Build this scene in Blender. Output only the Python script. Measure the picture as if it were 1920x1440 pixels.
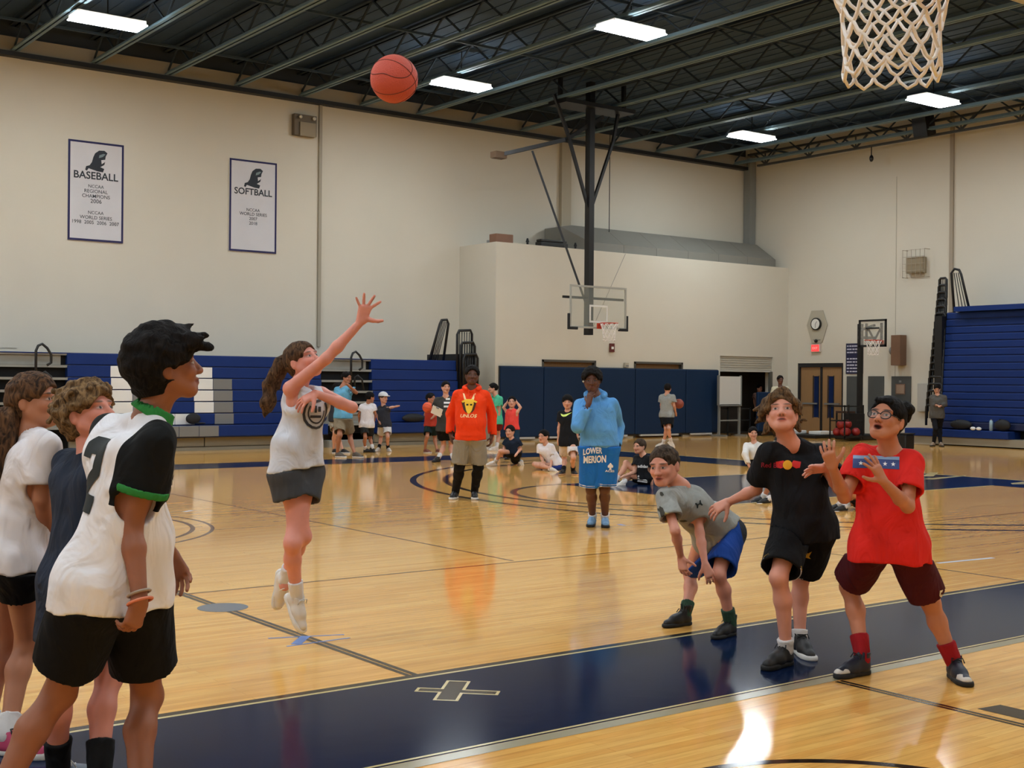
import bpy, bmesh, math, random
import numpy as np
from mathutils import Vector, Matrix
from mathutils.bvhtree import BVHTree

for o in list(bpy.data.objects): bpy.data.objects.remove(o)
scene = bpy.context.scene
COL = scene.collection
random.seed(7)
RNG = np.random.RandomState(11)

# ------------------------------------------------------------------ camera
CAM_H = 1.545
FPX = 2378.76                       # focal length in pixels of a 1920 x 1440 frame
YAW, PIT, ROL = [math.radians(a) for a in (53.171, -0.071, 0.5)]
fwd = np.array([math.cos(PIT)*math.cos(YAW), math.cos(PIT)*math.sin(YAW), math.sin(PIT)])
rt0 = np.array([math.sin(YAW), -math.cos(YAW), 0.0]); up0 = np.cross(rt0, fwd)
CR = rt0*math.cos(ROL) + up0*math.sin(ROL)
CU = -rt0*math.sin(ROL) + up0*math.cos(ROL)
CC = np.array([0.0, 0.0, CAM_H])
cam_data = bpy.data.cameras.new('camera')
cam_data.sensor_width = 36.0
cam_data.lens = FPX/1920*36
cam_data.clip_end = 300
cam = bpy.data.objects.new('camera', cam_data)
COL.objects.link(cam)
cam.matrix_world = Matrix(((CR[0], CU[0], -fwd[0], 0), (CR[1], CU[1], -fwd[1], 0), (CR[2], CU[2], -fwd[2], CAM_H), (0, 0, 0, 1)))
scene.camera = cam

# ------------------------------------------------------------------ world, exposure
world = bpy.data.worlds.new('world'); scene.world = world
world.use_nodes = True
world.node_tree.nodes['Background'].inputs[0].default_value = (0.5, 0.55, 0.65, 1)
world.node_tree.nodes['Background'].inputs[1].default_value = 0.02
vs = scene.view_settings
vs.view_transform = 'Standard'; vs.look = 'None'; vs.gamma = 1.0; vs.use_curve_mapping = False
vs.exposure = 0.0
scene.cycles.max_bounces = 7; scene.cycles.diffuse_bounces = 3; scene.cycles.glossy_bounces = 3; scene.cycles.caustics_reflective = False; scene.cycles.caustics_refractive = False
LAMP_POWER = 79.0                   # emission strength of the ceiling fixtures
LAMP_TINT = (0.90, 0.96, 1.0, 1)

# ------------------------------------------------------------------ photo geometry
def ray(px, py): return CR*((px-960)/FPX) - CU*((py-720)/FPX) + fwd
def at(px, py, depth): return CC + ray(px, py)*depth
def on_floor(px, py, z=0.0):
    d = ray(px, py); return CC + d*((z-CAM_H)/d[2])
def on_y(px, py, y):
    d = ray(px, py); return CC + d*(y/d[1])
def on_x(px, py, x):
    d = ray(px, py); return CC + d*(x/d[0])
def depth_of(p): return float(np.dot(np.asarray(p)-CC, fwd))

# ------------------------------------------------------------------ materials
def lin(c):
    if isinstance(c, str): c = tuple(int(c[i:i+2], 16) for i in (0, 2, 4))
    return tuple(((v/255)/12.92 if v/255 <= .04045 else ((v/255+.055)/1.055)**2.4) for v in c[:3])
MATS = {}
def nd(nt, t, **kw):
    n = nt.nodes.new(t)
    for k, v in kw.items(): setattr(n, k, v)
    return n
def mat(name, col, rough=.6, metal=0, noise=0, nscale=20, bump=0, bscale=60, spec=.5, emit=None, estr=0, stretch=(1, 1, 1), sheen=0, alpha=1, trans=0, coat=0):
    if name in MATS: return MATS[name]
    m = bpy.data.materials.new(name); m.use_nodes = True; MATS[name] = m
    nt = m.node_tree; b = nt.nodes['Principled BSDF']
    c = lin(col)
    b.inputs['Base Color'].default_value = (*c, 1)
    b.inputs['Roughness'].default_value = rough
    b.inputs['Metallic'].default_value = metal
    b.inputs['Specular IOR Level'].default_value = spec
    b.inputs['Transmission Weight'].default_value = trans
    b.inputs['Sheen Weight'].default_value = sheen
    b.inputs['Coat Weight'].default_value = coat
    b.inputs['Alpha'].default_value = alpha
    if emit: b.inputs['Emission Color'].default_value = (*lin(emit), 1); b.inputs['Emission Strength'].default_value = estr
    if noise or bump:
        tc = nd(nt, 'ShaderNodeTexCoord'); mp = nd(nt, 'ShaderNodeMapping'); mp.inputs['Scale'].default_value = stretch
        nt.links.new(tc.outputs['Object'], mp.inputs[0])
    if noise:
        n = nd(nt, 'ShaderNodeTexNoise'); n.inputs['Scale'].default_value = nscale; n.inputs['Detail'].default_value = 4
        nt.links.new(mp.outputs[0], n.inputs['Vector'])
        mx = nd(nt, 'ShaderNodeMix', data_type='RGBA')
        mx.inputs[6].default_value = (*[v*(1-noise) for v in c], 1); mx.inputs[7].default_value = (*[min(1, v*(1+noise)) for v in c], 1)
        nt.links.new(n.outputs['Fac'], mx.inputs[0]); nt.links.new(mx.outputs[2], b.inputs['Base Color'])
    if bump:
        n2 = nd(nt, 'ShaderNodeTexNoise'); n2.inputs['Scale'].default_value = bscale; n2.inputs['Detail'].default_value = 3
        bp = nd(nt, 'ShaderNodeBump'); bp.inputs['Strength'].default_value = bump; bp.inputs['Distance'].default_value = .01
        nt.links.new(mp.outputs[0], n2.inputs['Vector']); nt.links.new(n2.outputs['Fac'], bp.inputs['Height']); nt.links.new(bp.outputs[0], b.inputs['Normal'])
    return m
def cloth(name, col, **kw):
    if name in MATS: return MATS[name]
    kw.setdefault('rough', .85); kw.setdefault('spec', .2); kw.setdefault('noise', .06); kw.setdefault('nscale', 9)
    m = mat(name, col, **kw); nt = m.node_tree; L = nt.links.new          # long soft creases
    tc = nd(nt, 'ShaderNodeTexCoord'); mp = nd(nt, 'ShaderNodeMapping'); mp.inputs['Scale'].default_value = (1, 1, .55); mp.inputs['Rotation'].default_value = (.5, .4, 0); L(tc.outputs['Object'], mp.inputs[0])
    n = nd(nt, 'ShaderNodeTexNoise'); n.inputs['Scale'].default_value = 7; n.inputs['Detail'].default_value = 2.5; n.inputs['Distortion'].default_value = 1.6; L(mp.outputs[0], n.inputs['Vector'])
    bp = nd(nt, 'ShaderNodeBump'); bp.inputs['Strength'].default_value = .75; bp.inputs['Distance'].default_value = .035; L(n.outputs['Fac'], bp.inputs['Height']); L(bp.outputs[0], nt.nodes['Principled BSDF'].inputs['Normal'])
    return m

# ------------------------------------------------------------------ objects
def tag(o, label=None, cat=None, group=None, kind=None):
    if label: o['label'] = label
    if cat: o['category'] = cat
    if group: o['group'] = group
    if kind: o['kind'] = kind
    return o
def empty(name, loc=(0, 0, 0), label=None, cat=None, group=None):
    o = bpy.data.objects.new(name, None); COL.objects.link(o); o.location = loc; o.empty_display_size = .1
    return tag(o, label, cat, group)
def link(name, me, m=None, parent=None):
    o = bpy.data.objects.new(name, me); COL.objects.link(o)
    if m is not None and not me.materials:
        for x in (m if isinstance(m, (list, tuple)) else [m]): me.materials.append(x)
    if parent is not None:
        o.parent = parent
        bpy_loc = parent_loc(parent)
        o.matrix_parent_inverse = Matrix.Translation(-Vector(bpy_loc)) if tuple(bpy_loc) != (0, 0, 0) else Matrix()
    return o
def parent_loc(p): return tuple(p.location) if p.type == 'EMPTY' else (0, 0, 0)
class MB:
    """collects boxes, tubes and prisms in world space, then links them as one mesh"""
    def __init__(s): s.v = []; s.f = []
    def poly(s, vs, fs):
        n = len(s.v); s.v += [tuple(v) for v in vs]; s.f += [tuple(i+n for i in f) for f in fs]; return s
    def box(s, lo, hi):
        (a, b, c), (d, e, f) = lo, hi
        return s.poly([(a, b, c), (d, b, c), (d, e, c), (a, e, c), (a, b, f), (d, b, f), (d, e, f), (a, e, f)],
                      [(0, 3, 2, 1), (4, 5, 6, 7), (0, 1, 5, 4), (1, 2, 6, 5), (2, 3, 7, 6), (3, 0, 4, 7)])
    def obox(s, c, u, v, w):
        c, u, v, w = [np.array(x, float) for x in (c, u, v, w)]
        P = [c+a*u+b*v+d*w for d in (-1, 1) for a, b in ((-1, -1), (1, -1), (1, 1), (-1, 1))]
        return s.poly(P, [(0, 3, 2, 1), (4, 5, 6, 7), (0, 1, 5, 4), (1, 2, 6, 5), (2, 3, 7, 6), (3, 0, 4, 7)])
    def bar(s, a, b, w, h=None, up=(0, 0, 1)):
        a = np.array(a, float); b = np.array(b, float); d = b-a; L = np.linalg.norm(d); d /= L
        u = np.array(up, float)
        if abs(np.dot(u, d)) > .95: u = np.array((1., 0, 0))
        x = np.cross(d, u); x /= np.linalg.norm(x); y = np.cross(x, d)
        return s.obox((a+b)/2, d*L/2, x*w/2, y*(h or w)/2)
    def tube(s, pts, r, n=8, closed=False):
        pts = [np.array(p, float) for p in pts]; N = len(pts); rings = []
        rr = r if isinstance(r, (list, tuple)) else [r]*N
        t0 = pts[1]-pts[0]; ref = np.array((0, 0, 1.)) if abs(t0[2]) < .9*np.linalg.norm(t0) else np.array((1., 0, 0))
        base = len(s.v)
        for i, p in enumerate(pts):
            if closed: t = pts[(i+1) % N]-pts[i-1]
            else: t = pts[min(i+1, N-1)]-pts[max(i-1, 0)]
            t = t/np.linalg.norm(t)
            x = np.cross(t, ref)
            if np.linalg.norm(x) < 1e-3: x = np.cross(t, (0, 1., .1))
            x /= np.linalg.norm(x); y = np.cross(x, t); ref = y
            for k in range(n):
                a = 2*math.pi*k/n; s.v.append(tuple(p+rr[i]*(x*math.cos(a)+y*math.sin(a))))
        M = N if closed else N-1
        for i in range(M):
            j = (i+1) % N
            for k in range(n):
                l = (k+1) % n
                s.f.append((base+i*n+k, base+i*n+l, base+j*n+l, base+j*n+k))
        if not closed:
            s.f.append(tuple(base+k for k in reversed(range(n)))); s.f.append(tuple(base+(N-1)*n+k for k in range(n)))
        return s
    def cyl(s, c, axis, r, h, n=24, r2=None):
        c = np.array(c, float); a = np.array(axis, float); a /= np.linalg.norm(a)
        return s.tube([c-a*h/2, c+a*h/2], [r, r if r2 is None else r2], n)
    def prism(s, pts, off):
        n = len(pts); P = [np.array(p, float) for p in pts]; o = np.array(off, float)
        return s.poly([*P, *[p+o for p in P]], [tuple(reversed(range(n))), tuple(range(n, 2*n))]+[(i, (i+1) % n, n+(i+1) % n, n+i) for i in range(n)])
    def ball(s, c, r, n=16, m=10):
        c = np.array(c, float); rr = np.array(r if isinstance(r, (list, tuple)) else (r, r, r), float)
        vs = []; fs = []
        for j in range(m+1):
            th = math.pi*j/m
            for i in range(n):
                ph = 2*math.pi*i/n; vs.append(c+rr*np.array((math.sin(th)*math.cos(ph), math.sin(th)*math.sin(ph), math.cos(th))))
        for j in range(m):
            for i in range(n): fs.append((j*n+i, (j+1)*n+i, (j+1)*n+(i+1) % n, j*n+(i+1) % n))
        return s.poly(vs, fs)
    def mesh(s, name, smooth=False):
        me = bpy.data.meshes.new(name); me.from_pydata(s.v, [], s.f); me.validate(); me.update()
        bm = bmesh.new(); bm.from_mesh(me); bmesh.ops.recalc_face_normals(bm, faces=bm.faces); bm.to_mesh(me); bm.free()
        if smooth: me.polygons.foreach_set('use_smooth', [True]*len(me.polygons))
        return me
    def build(s, name, m, parent=None, smooth=False, bevel=0):
        o = link(name, s.mesh(name, smooth), m, parent)
        if bevel:
            b = o.modifiers.new('bevel', 'BEVEL'); b.width = bevel; b.segments = 2; b.limit_method = 'ANGLE'
        return o
def structure(o): o['kind'] = 'structure'; return o
def part(name, m, parent, lo, hi, bevel=0): return MB().box(lo, hi).build(name, m, parent, bevel=bevel)

# ------------------------------------------------------------------ lettering laid on a surface
def text_polys(text, bold=0.0, spacing=1.0, shear=0.0, linesp=1.0):
    cu = bpy.data.curves.new('lettering', 'FONT'); cu.body = text; cu.align_x = 'CENTER'; cu.align_y = 'CENTER'
    cu.size = 1; cu.offset = bold; cu.space_character = spacing; cu.shear = shear; cu.space_line = linesp; cu.resolution_u = 3
    o = bpy.data.objects.new('lettering_source', cu); COL.objects.link(o)
    dg = bpy.context.evaluated_depsgraph_get(); dg.update()
    me = bpy.data.meshes.new_from_object(o.evaluated_get(dg))
    bpy.data.objects.remove(o); bpy.data.curves.remove(cu)
    v = [tuple(x.co[:2]) for x in me.vertices]; f = [tuple(p.vertices) for p in me.polygons]
    bpy.data.meshes.remove(me)
    return v, f
def fit_polys(v, f, w=None, h=None):
    a = np.array(v); lo = a.min(0); hi = a.max(0); a = a-(lo+hi)/2
    sx = w/(hi[0]-lo[0]) if w else None; sy = h/(hi[1]-lo[1]) if h else None
    sx = sx or sy; sy = sy or sx
    return a*np.array((sx, sy)), f
def flat_print(name, vf, c, u, v, m, parent, off=0.0):
    a, f = vf; c, u, v = [np.array(x, float) for x in (c, u, v)]
    n = np.cross(u, v); n /= np.linalg.norm(n)
    P = [c+u*x+v*y+n*off for x, y in a]
    me = bpy.data.meshes.new(name); me.from_pydata([tuple(p) for p in P], [], f); me.update()
    return link(name, me, m, parent)
def poly2(*loops):
    v = []; f = []
    for l in loops:
        n = len(v); v += l; f.append(tuple(range(n, n+len(l))))
    return v, f
def wrap_print(name, vf, c, u, v, n, bvh, m, parent, off=.004, seg=.012, bend=None):
    a, f = vf
    c, u, v, n = [np.array(x, float) for x in (c, u, v, n)]
    bm = bmesh.new(); bv = [bm.verts.new((x, y, 0)) for x, y in a]
    for t in f:
        try: bm.faces.new([bv[i] for i in t])
        except ValueError: pass
    bmesh.ops.triangulate(bm, faces=bm.faces[:])
    for _ in range(5):
        es = [e for e in bm.edges if e.calc_length() > seg]
        if not es: break
        bmesh.ops.subdivide_edges(bm, edges=es, cuts=1)
        bmesh.ops.triangulate(bm, faces=bm.faces[:])
    nn = Vector(n).normalized()
    for w in bm.verts:
        x, y = w.co.x, w.co.y
        if bend: x, y = bend(x, y)
        p = Vector(c+u*x+v*y)
        hit = bvh.ray_cast(p+nn*.35, -nn, .7)
        w.co = (hit[0]+nn*off) if hit[0] is not None else p
    me = bpy.data.meshes.new(name); bm.to_mesh(me); bm.free()
    return link(name, me, m, parent)
# ================================================================== the setting
XR, YW, YB = 30.9, 28.46, 26.78        # right wall, left wall, front of the bumped-out room
XB, YN, ZC = -23.7, -3.0, 9.25          # wall behind the left edge, wall behind the camera, roof deck
Z_TOP = 8.46

def floor_material():
    m = bpy.data.materials.new('maple_floor'); m.use_nodes = True; nt = m.node_tree; b = nt.nodes['Principled BSDF']; L = nt.links.new
    tc = nd(nt, 'ShaderNodeTexCoord')
    br = nd(nt, 'ShaderNodeTexBrick'); br.offset = .37; br.inputs['Scale'].default_value = 1
    br.inputs['Brick Width'].default_value = 1.35; br.inputs['Row Height'].default_value = .057; br.inputs['Mortar Size'].default_value = .0008
    br.inputs['Mortar Smooth'].default_value = .2; br.inputs['Bias'].default_value = 0
    br.inputs['Color1'].default_value = (*lin((238, 186, 103)), 1); br.inputs['Color2'].default_value = (*lin((228, 168, 86)), 1); br.inputs['Mortar'].default_value = (*lin((170, 112, 54)), 1)
    L(tc.outputs['Object'], br.inputs['Vector'])
    mp = nd(nt, 'ShaderNodeMapping'); mp.inputs['Scale'].default_value = (2.6, 24, 1); L(tc.outputs['Object'], mp.inputs[0])
    n1 = nd(nt, 'ShaderNodeTexNoise'); n1.inputs['Scale'].default_value = 1.4; n1.inputs['Detail'].default_value = 5; n1.inputs['Roughness'].default_value = .6; L(mp.outputs[0], n1.inputs['Vector'])
    cr = nd(nt, 'ShaderNodeValToRGB'); cr.color_ramp.elements[0].position = .3; cr.color_ramp.elements[0].color = (.60, .50, .40, 1); cr.color_ramp.elements[1].position = .62; cr.color_ramp.elements[1].color = (1.06, 1.03, 1, 1)
    L(n1.outputs['Fac'], cr.inputs[0])
    mx = nd(nt, 'ShaderNodeMix', data_type='RGBA', blend_type='MULTIPLY'); mx.inputs[0].default_value = .36
    L(br.outputs['Color'], mx.inputs[6]); L(cr.outputs[0], mx.inputs[7])
    # a few darker strips and heartwood streaks
    mp2 = nd(nt, 'ShaderNodeMapping'); mp2.inputs['Scale'].default_value = (.75, 17.5, 1); L(tc.outputs['Object'], mp2.inputs[0])
    vo = nd(nt, 'ShaderNodeTexVoronoi'); vo.inputs['Scale'].default_value = 1; L(mp2.outputs[0], vo.inputs['Vector'])
    cr2 = nd(nt, 'ShaderNodeValToRGB'); cr2.color_ramp.interpolation = 'CONSTANT'
    cr2.color_ramp.elements[0].color = (.66, .55, .44, 1); cr2.color_ramp.elements[1].position = .10; cr2.color_ramp.elements[1].color = (1, 1, 1, 1)
    e = cr2.color_ramp.elements.new(.22); e.color = (.86, .82, .78, 1)
    e = cr2.color_ramp.elements.new(.4); e.color = (1, 1, 1, 1)
    sep = nd(nt, 'ShaderNodeSeparateColor'); L(vo.outputs['Color'], sep.inputs[0]); L(sep.outputs[0], cr2.inputs[0])
    mx2 = nd(nt, 'ShaderNodeMix', data_type='RGBA', blend_type='MULTIPLY'); mx2.inputs[0].default_value = .3
    L(mx.outputs[2], mx2.inputs[6]); L(cr2.outputs[0], mx2.inputs[7])
    L(mx2.outputs[2], b.inputs['Base Color'])
    b.inputs['Roughness'].default_value = .095; b.inputs['Specular IOR Level'].default_value = .55
    n2 = nd(nt, 'ShaderNodeTexNoise'); n2.inputs['Scale'].default_value = 1.2; n2.inputs['Detail'].default_value = 2
    mp3 = nd(nt, 'ShaderNodeMapping'); mp3.inputs['Scale'].default_value = (2, 10, 1); L(tc.outputs['Object'], mp3.inputs[0]); L(mp3.outputs[0], n2.inputs['Vector'])
    bp = nd(nt, 'ShaderNodeBump'); bp.inputs['Strength'].default_value = .014; bp.inputs['Distance'].default_value = .01; L(n2.outputs['Fac'], bp.inputs['Height']); L(bp.outputs[0], b.inputs['Normal'])
    return m
M_FLOOR = floor_material()
M_NAVY = mat('navy_floor_paint', (13, 29, 58), rough=.12, spec=.07, noise=.15, nscale=3, bump=.03, bscale=5)
M_BLACKLINE = mat('black_floor_paint', (34, 24, 18), rough=.14, spec=.4)
M_THIN = mat('brown_thin_line', (104, 64, 32), rough=.14, spec=.4)
M_GOLD = mat('gold_floor_paint', (196, 176, 122), rough=.2)
M_GREIGE = mat('grey_floor_paint', (150, 140, 112), rough=.2)
M_TAPE = mat('blue_tape', (92, 118, 176), rough=.6)
M_TAPE2 = mat('pale_blue_tape', (168, 172, 184), rough=.6)
M_SLATE = mat('slate_floor_paint', (104, 110, 118), rough=.25)

floor = structure(part('floor', M_FLOOR, None, (XB, YN, -.1), (XR, YW+1, 0)))
def paint(name, m, pts, z=.0008):
    return MB().prism([(x, y, 0) for x, y in pts], (0, 0, z)).build(name, m, floor)
def rect(name, m, x0, y0, x1, y1, z=.0008): return paint(name, m, [(x0, y0), (x1, y0), (x1, y1), (x0, y1)], z)
def arc(name, m, cx, cy, r, w, a0, a1, n=72, z=.0008):
    b = MB()
    for i in range(n):
        t0 = math.radians(a0+(a1-a0)*i/n); t1 = math.radians(a0+(a1-a0)*(i+1)/n)
        q = [(cx+(r+s*w/2)*math.cos(t), cy+(r+s*w/2)*math.sin(t), 0) for t, s in ((t0, -1), (t0, 1), (t1, 1), (t1, -1))]
        b.prism(q, (0, 0, z))
    return b.build(name, m, floor)
# navy border round the main court, with its black and gold edging
XE = 17.95
S0, S1, T0, T1 = 4.37, 5.60, 20.86, 22.1
rect('navy_border', M_NAVY, XB+6, S0, XE+1.3, S1)
rect('navy_border', M_NAVY, XB+6, T0, XE+1.3, T1)
rect('navy_border', M_NAVY, XE, S1, XE+1.3, T0)
rect('border_line', M_BLACKLINE, XB+6, S1, XE, S1+.05, .0012)
rect('gold_line', M_GOLD, XB+6, S1-.03, XE, S1-.004, .0014)
rect('border_line', M_BLACKLINE, XB+6, T0-.05, XE, T0, .0012)
rect('border_line', M_BLACKLINE, XE-.05, S1, XE, T0, .0012)
rect('gold_line', M_GOLD, XB+6, S0+.012, XE+1.3, S0+.03, .0014)
rect('grey_line', M_GREIGE, XB+6, S0-.085, XE+1.3, S0-.005, .0012)
rect('gold_line', M_GOLD, XE+1.3, S0-.085, XE+1.38, T1, .0012)
# court lines
rect('division_line', M_BLACKLINE, 3.59-.036, S1, 3.59-.005, T0, .001)
rect('division_line', M_BLACKLINE, 3.59+.005, S1, 3.59+.036, T0, .001)
rect('volleyball_line', M_THIN, 6.585, 8.78, 6.615, T1+2.5, .0006)
rect('volleyball_line', M_THIN, -4, 8.70, 15.5, 8.73, .0006)
rect('side_court_line', M_BLACKLINE, 5.345-.03, -.5, 5.345-.006, S0-.1, .001)
rect('side_court_line', M_BLACKLINE, 5.345+.006, -.5, 5.345+.03, S0-.1, .001)
rect('thin_court_line', M_BLACKLINE, 9.315, S1, 9.335, 8.4, .001)
CX, CY = 16.38, 13.21
for r, w in ((6.75, .10), (6.24, .10)):
    arc('three_point_line', M_BLACKLINE, CX, CY, r, w, 90, 270)
    rect('three_point_line', M_BLACKLINE, CX, CY+r-.025, XE, CY+r+.025, .001)
    rect('three_point_line', M_BLACKLINE, CX, CY-r-.025, XE, CY-r+.025, .001)
arc('free_throw_circle', M_BLACKLINE, CX-4.2, CY, 1.8, .10, 60, 300)
rect('painted_lane', M_NAVY, CX-4.2, CY-1.83, XE, CY+1.83, .0009)
rect('lane_line', M_GOLD, CX-4.2, CY+1.83, XE, CY+1.88, .001)
rect('lane_line', M_GOLD, CX-4.2, CY-1.88, XE, CY-1.83, .001)
arc('volleyball_circle', M_THIN, 3.59, 13.21, 1.8, .05, 0, 360)
arc('volleyball_circle', M_THIN, 3.59, 13.21, 2.0, .04, 0, 360)
arc('side_court_arc', M_BLACKLINE, 3.58, 2.67, .93, .05, 0, 360)
paint('floor_dot', M_SLATE, [(3.60+.17*math.cos(a*math.pi/14), 8.06+.17*math.sin(a*math.pi/14)) for a in range(28)], .0016)
b_ = on_floor
def quad(name, m, pix, z=.0012): return paint(name, m, [tuple(on_floor(*p)[:2]) for p in pix], z)
paint('lane_block', M_BLACKLINE, [(5.44, 3.52), (5.60, 3.50), (5.60, 2.9), (5.44, 2.9)], .0012)
# the black cross with gold outline on the border
cxx, cyy = 3.585, 4.985+.255
def cross(name, m, g, z):
    a, w = .185+g, .055+g
    for t in (math.radians(40), math.radians(130)):
        c, s = math.cos(t), math.sin(t)
        L = (.30 if t < 1 else .20)+g
        ww = w*(.62 if t < 1 else .95)
        paint(name, m, [(cxx+c*x-s*y, cyy+s*x+c*y) for x, y in ((-L, -ww), (L, -ww), (L, ww), (-L, ww))], z)
q = [on_floor(*p)[:2] for p in ((780, 1293), (936, 1300), (860, 1277), (835, 1314))]
def strip(name, m, a, b, w, z):
    a, b = np.array(a), np.array(b); d = b-a; d /= np.linalg.norm(d); n = np.array((-d[1], d[0]))*w/2
    return paint(name, m, [a-n, b-n, b+n, a+n], z)
for m_, g, z in ((M_GOLD, .0, .0012), (M_BLACKLINE, .016, .0017)):
    for i_, ((a, b), w) in enumerate((((q[0], q[1]), .085), ((q[2], q[3]), .125))):
        d = (b-a)/np.linalg.norm(b-a)
        strip('floor_cross', m_, a+d*g, b-d*g, w-2*g, z+i_*.0002)
# tape left on the boards
def tape(m, a, b, w, z=.0013): return strip('floor_tape', m, on_floor(*a)[:2], on_floor(*b)[:2], w, z)
tape(M_TAPE, (503, 1197), (645, 1190), .018); tape(M_TAPE, (538, 1212), (656, 1196), .018); tape(M_TAPE, (555, 1208), (573, 1193), .06, .0017)
tape(M_TAPE2, (1758, 1056), (1862, 1046), .045); tape(M_TAPE, (1160, 983), (1170, 985), .05); tape(M_TAPE2, (360, 957), (345, 960), .05)
quad('gold_letter', M_GOLD, ((1728, 893), (1745, 886), (1760, 886), (1750, 893)))
quad('gold_letter', M_GOLD, ((1730, 898), (1810, 891), (1812, 892.5), (1750, 899)))
quad('gold_letter', M_GOLD, ((1895, 906), (1920, 903), (1920, 908), (1898, 908)))

# ------------------------------------------------------------------ walls
def wall_material(name, c):
    m = mat(name, c, rough=.8, noise=.035, nscale=.7, bump=.12, bscale=9)
    return m
M_WALL = wall_material('beige_wall_paint', (208, 202, 186))
M_WALL2 = mat('grey_beige_paint', (180, 174, 158), rough=.8, noise=.03, nscale=1)
M_TRIMGREY = mat('grey_channel_paint', (120, 122, 118), rough=.6, noise=.1, nscale=3)
M_DARKMETAL = mat('dark_metal', (34, 36, 38), rough=.5, metal=.3)
M_BLACK = mat('black_steel', (16, 16, 17), rough=.45)
M_CEIL = mat('dark_roof_deck', (42, 64, 84), rough=.85, noise=.3, nscale=1.3)
M_JOIST = mat('grey_steel_joist', (104, 128, 138), rough=.55, noise=.1, nscale=3)
structure(part('wall_left', M_WALL, None, (XB-.3, YW, 0), (XR+.3, YW+.3, ZC)))
structure(part('wall_back', M_WALL, None, (XB-.3, YN-.3, 0), (XB, YW, ZC)))
structure(part('wall_near', M_WALL, None, (XB, YN-.3, 0), (XR+.3, YN, ZC)))
# right wall with a real door opening
DY0, DY1, DZ = 24.62, 26.38, 2.22
wr = structure(MB().box((XR, YN, 0), (XR+.3, DY0, ZC)).box((XR, DY1, 0), (XR+.3, YW, ZC)).box((XR, DY0, DZ), (XR+.3, DY1, ZC)).build('wall_right', M_WALL))
# ledge channel along the top of the left wall, pilasters, pipe
t = structure(MB().box((XB, YW-.22, Z_TOP), (XR-.3, YW, Z_TOP+.10)).build('trim_1', M_DARKMETAL))
t = structure(MB().box((XB, YW-.16, Z_TOP+.10), (XR-.3, YW, Z_TOP+.42)).build('trim_2', mat('ledge_paint', (150, 143, 128), rough=.7)))
structure(MB().box((XB, YW-.10, Z_TOP+.42), (XR-.3, YW, ZC)).build('trim_10', mat('added_dark_strip', (38, 46, 54), rough=.8)))  # added dark strip, keeps the wall above the ledge from looking lit
structure(MB().box((15.17, YW-.06, 2.4), (15.25, YW, Z_TOP)).build('trim_3', mat('pipe_paint', (160, 152, 134), rough=.6)))
structure(MB().box((22.95, YW-.12, 5.2), (23.3, YW, Z_TOP)).build('trim_4', mat('pilaster_paint', (170, 160, 138), rough=.7)))
structure(MB().box((XR-.30, YW-.30, 5.3), (XR-.03, YW-.03, Z_TOP+.4)).build('trim_5', mat('corner_column_paint', (134, 136, 132), rough=.6)))
structure(MB().box((XR-.06, 20.86, 3.6), (XR, 20.97, ZC)).build('trim_6', mat('pilaster_paint_2', (160, 148, 130), rough=.7)))
structure(MB().box((XR-.012, 22.75, .2), (XR, 22.77, 7.6)).build('trim_7', mat('joint_paint', (188, 181, 164), rough=.7)))
structure(MB().box((7.2, YW-.02, 2.2), (7.9, YW, Z_TOP)).build('trim_8', M_WALL))

# bumped-out room in the corner with doors and a service opening
WZ = 5.22
AL0, AL1, AZ = 27.86, 30.2, 2.40
D1, D2, DH = (21.05, 22.95), (24.38, 26.3), 2.17
X0 = 19.5
bo = MB()
segs = [(X0, D1[0]), (D1[1], D2[0]), (D2[1], AL0), (AL1, XR)]
for a, b in segs: bo.box((a, YB, 0), (b, YB+.3, WZ))
bo.box((D1[0], YB, DH), (D1[1], YB+.3, WZ)); bo.box((D2[0], YB, DH), (D2[1], YB+.3, WZ)); bo.box((AL0, YB, AZ), (AL1, YB+.3, WZ))
bo.box((X0, YB+.3, 0), (X0+.3, YW, WZ)); bo.box((X0+.3, YB+.3, WZ-.2), (XR, YW, WZ-.02))
structure(bo.build('wall_room', M_WALL))
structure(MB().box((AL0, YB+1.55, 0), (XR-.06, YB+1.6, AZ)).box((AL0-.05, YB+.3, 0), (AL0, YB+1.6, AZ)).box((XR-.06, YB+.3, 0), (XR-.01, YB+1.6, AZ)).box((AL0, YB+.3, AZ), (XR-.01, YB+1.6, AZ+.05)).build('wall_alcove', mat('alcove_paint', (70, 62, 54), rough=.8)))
M_WOOD = mat('brown_door_wood', (142, 104, 62), rough=.5, noise=.15, nscale=6, stretch=(8, 8, .6))
for i, (a, b) in enumerate((D1, D2)):
    d = structure(MB().box((a+.06, YB+.1, 0), (b-.06, YB+.16, DH-.06)).build('door_%d' % (i+1), M_WOOD))
    MB().box((a, YB-.02, 0), (a+.06, YB+.2, DH)).box((b-.06, YB-.02, 0), (b, YB+.2, DH)).box((a, YB-.02, DH-.06), (b, YB+.2, DH)).build('door_frame', mat('door_frame_grey', (78, 74, 66), rough=.6), d)
sh = tag(MB().box((AL0, YB+.06, 1.98), (AL1, YB+.14, AZ)).build('rolling_shutter', M_WALL2), 'beige rolling shutter pulled halfway down over the corner opening', 'shutter')
for k in range(6): MB().box((AL0, YB+.04, 1.99+k*.07), (AL1, YB+.07, 2.045+k*.07)).build('slat', M_WALL2, sh)
MB().box((AL0, YB+.03, 1.93), (AL1, YB+.16, 1.985)).build('bottom_rail', mat('rail_light', (186, 182, 170), rough=.5), sh)
MB().box((AL1-.09, YB+.0, 0), (AL1, YB+.1, 1.95)).build('guide_track', mat('rail_dark', (90, 88, 80), rough=.5), sh)

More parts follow.
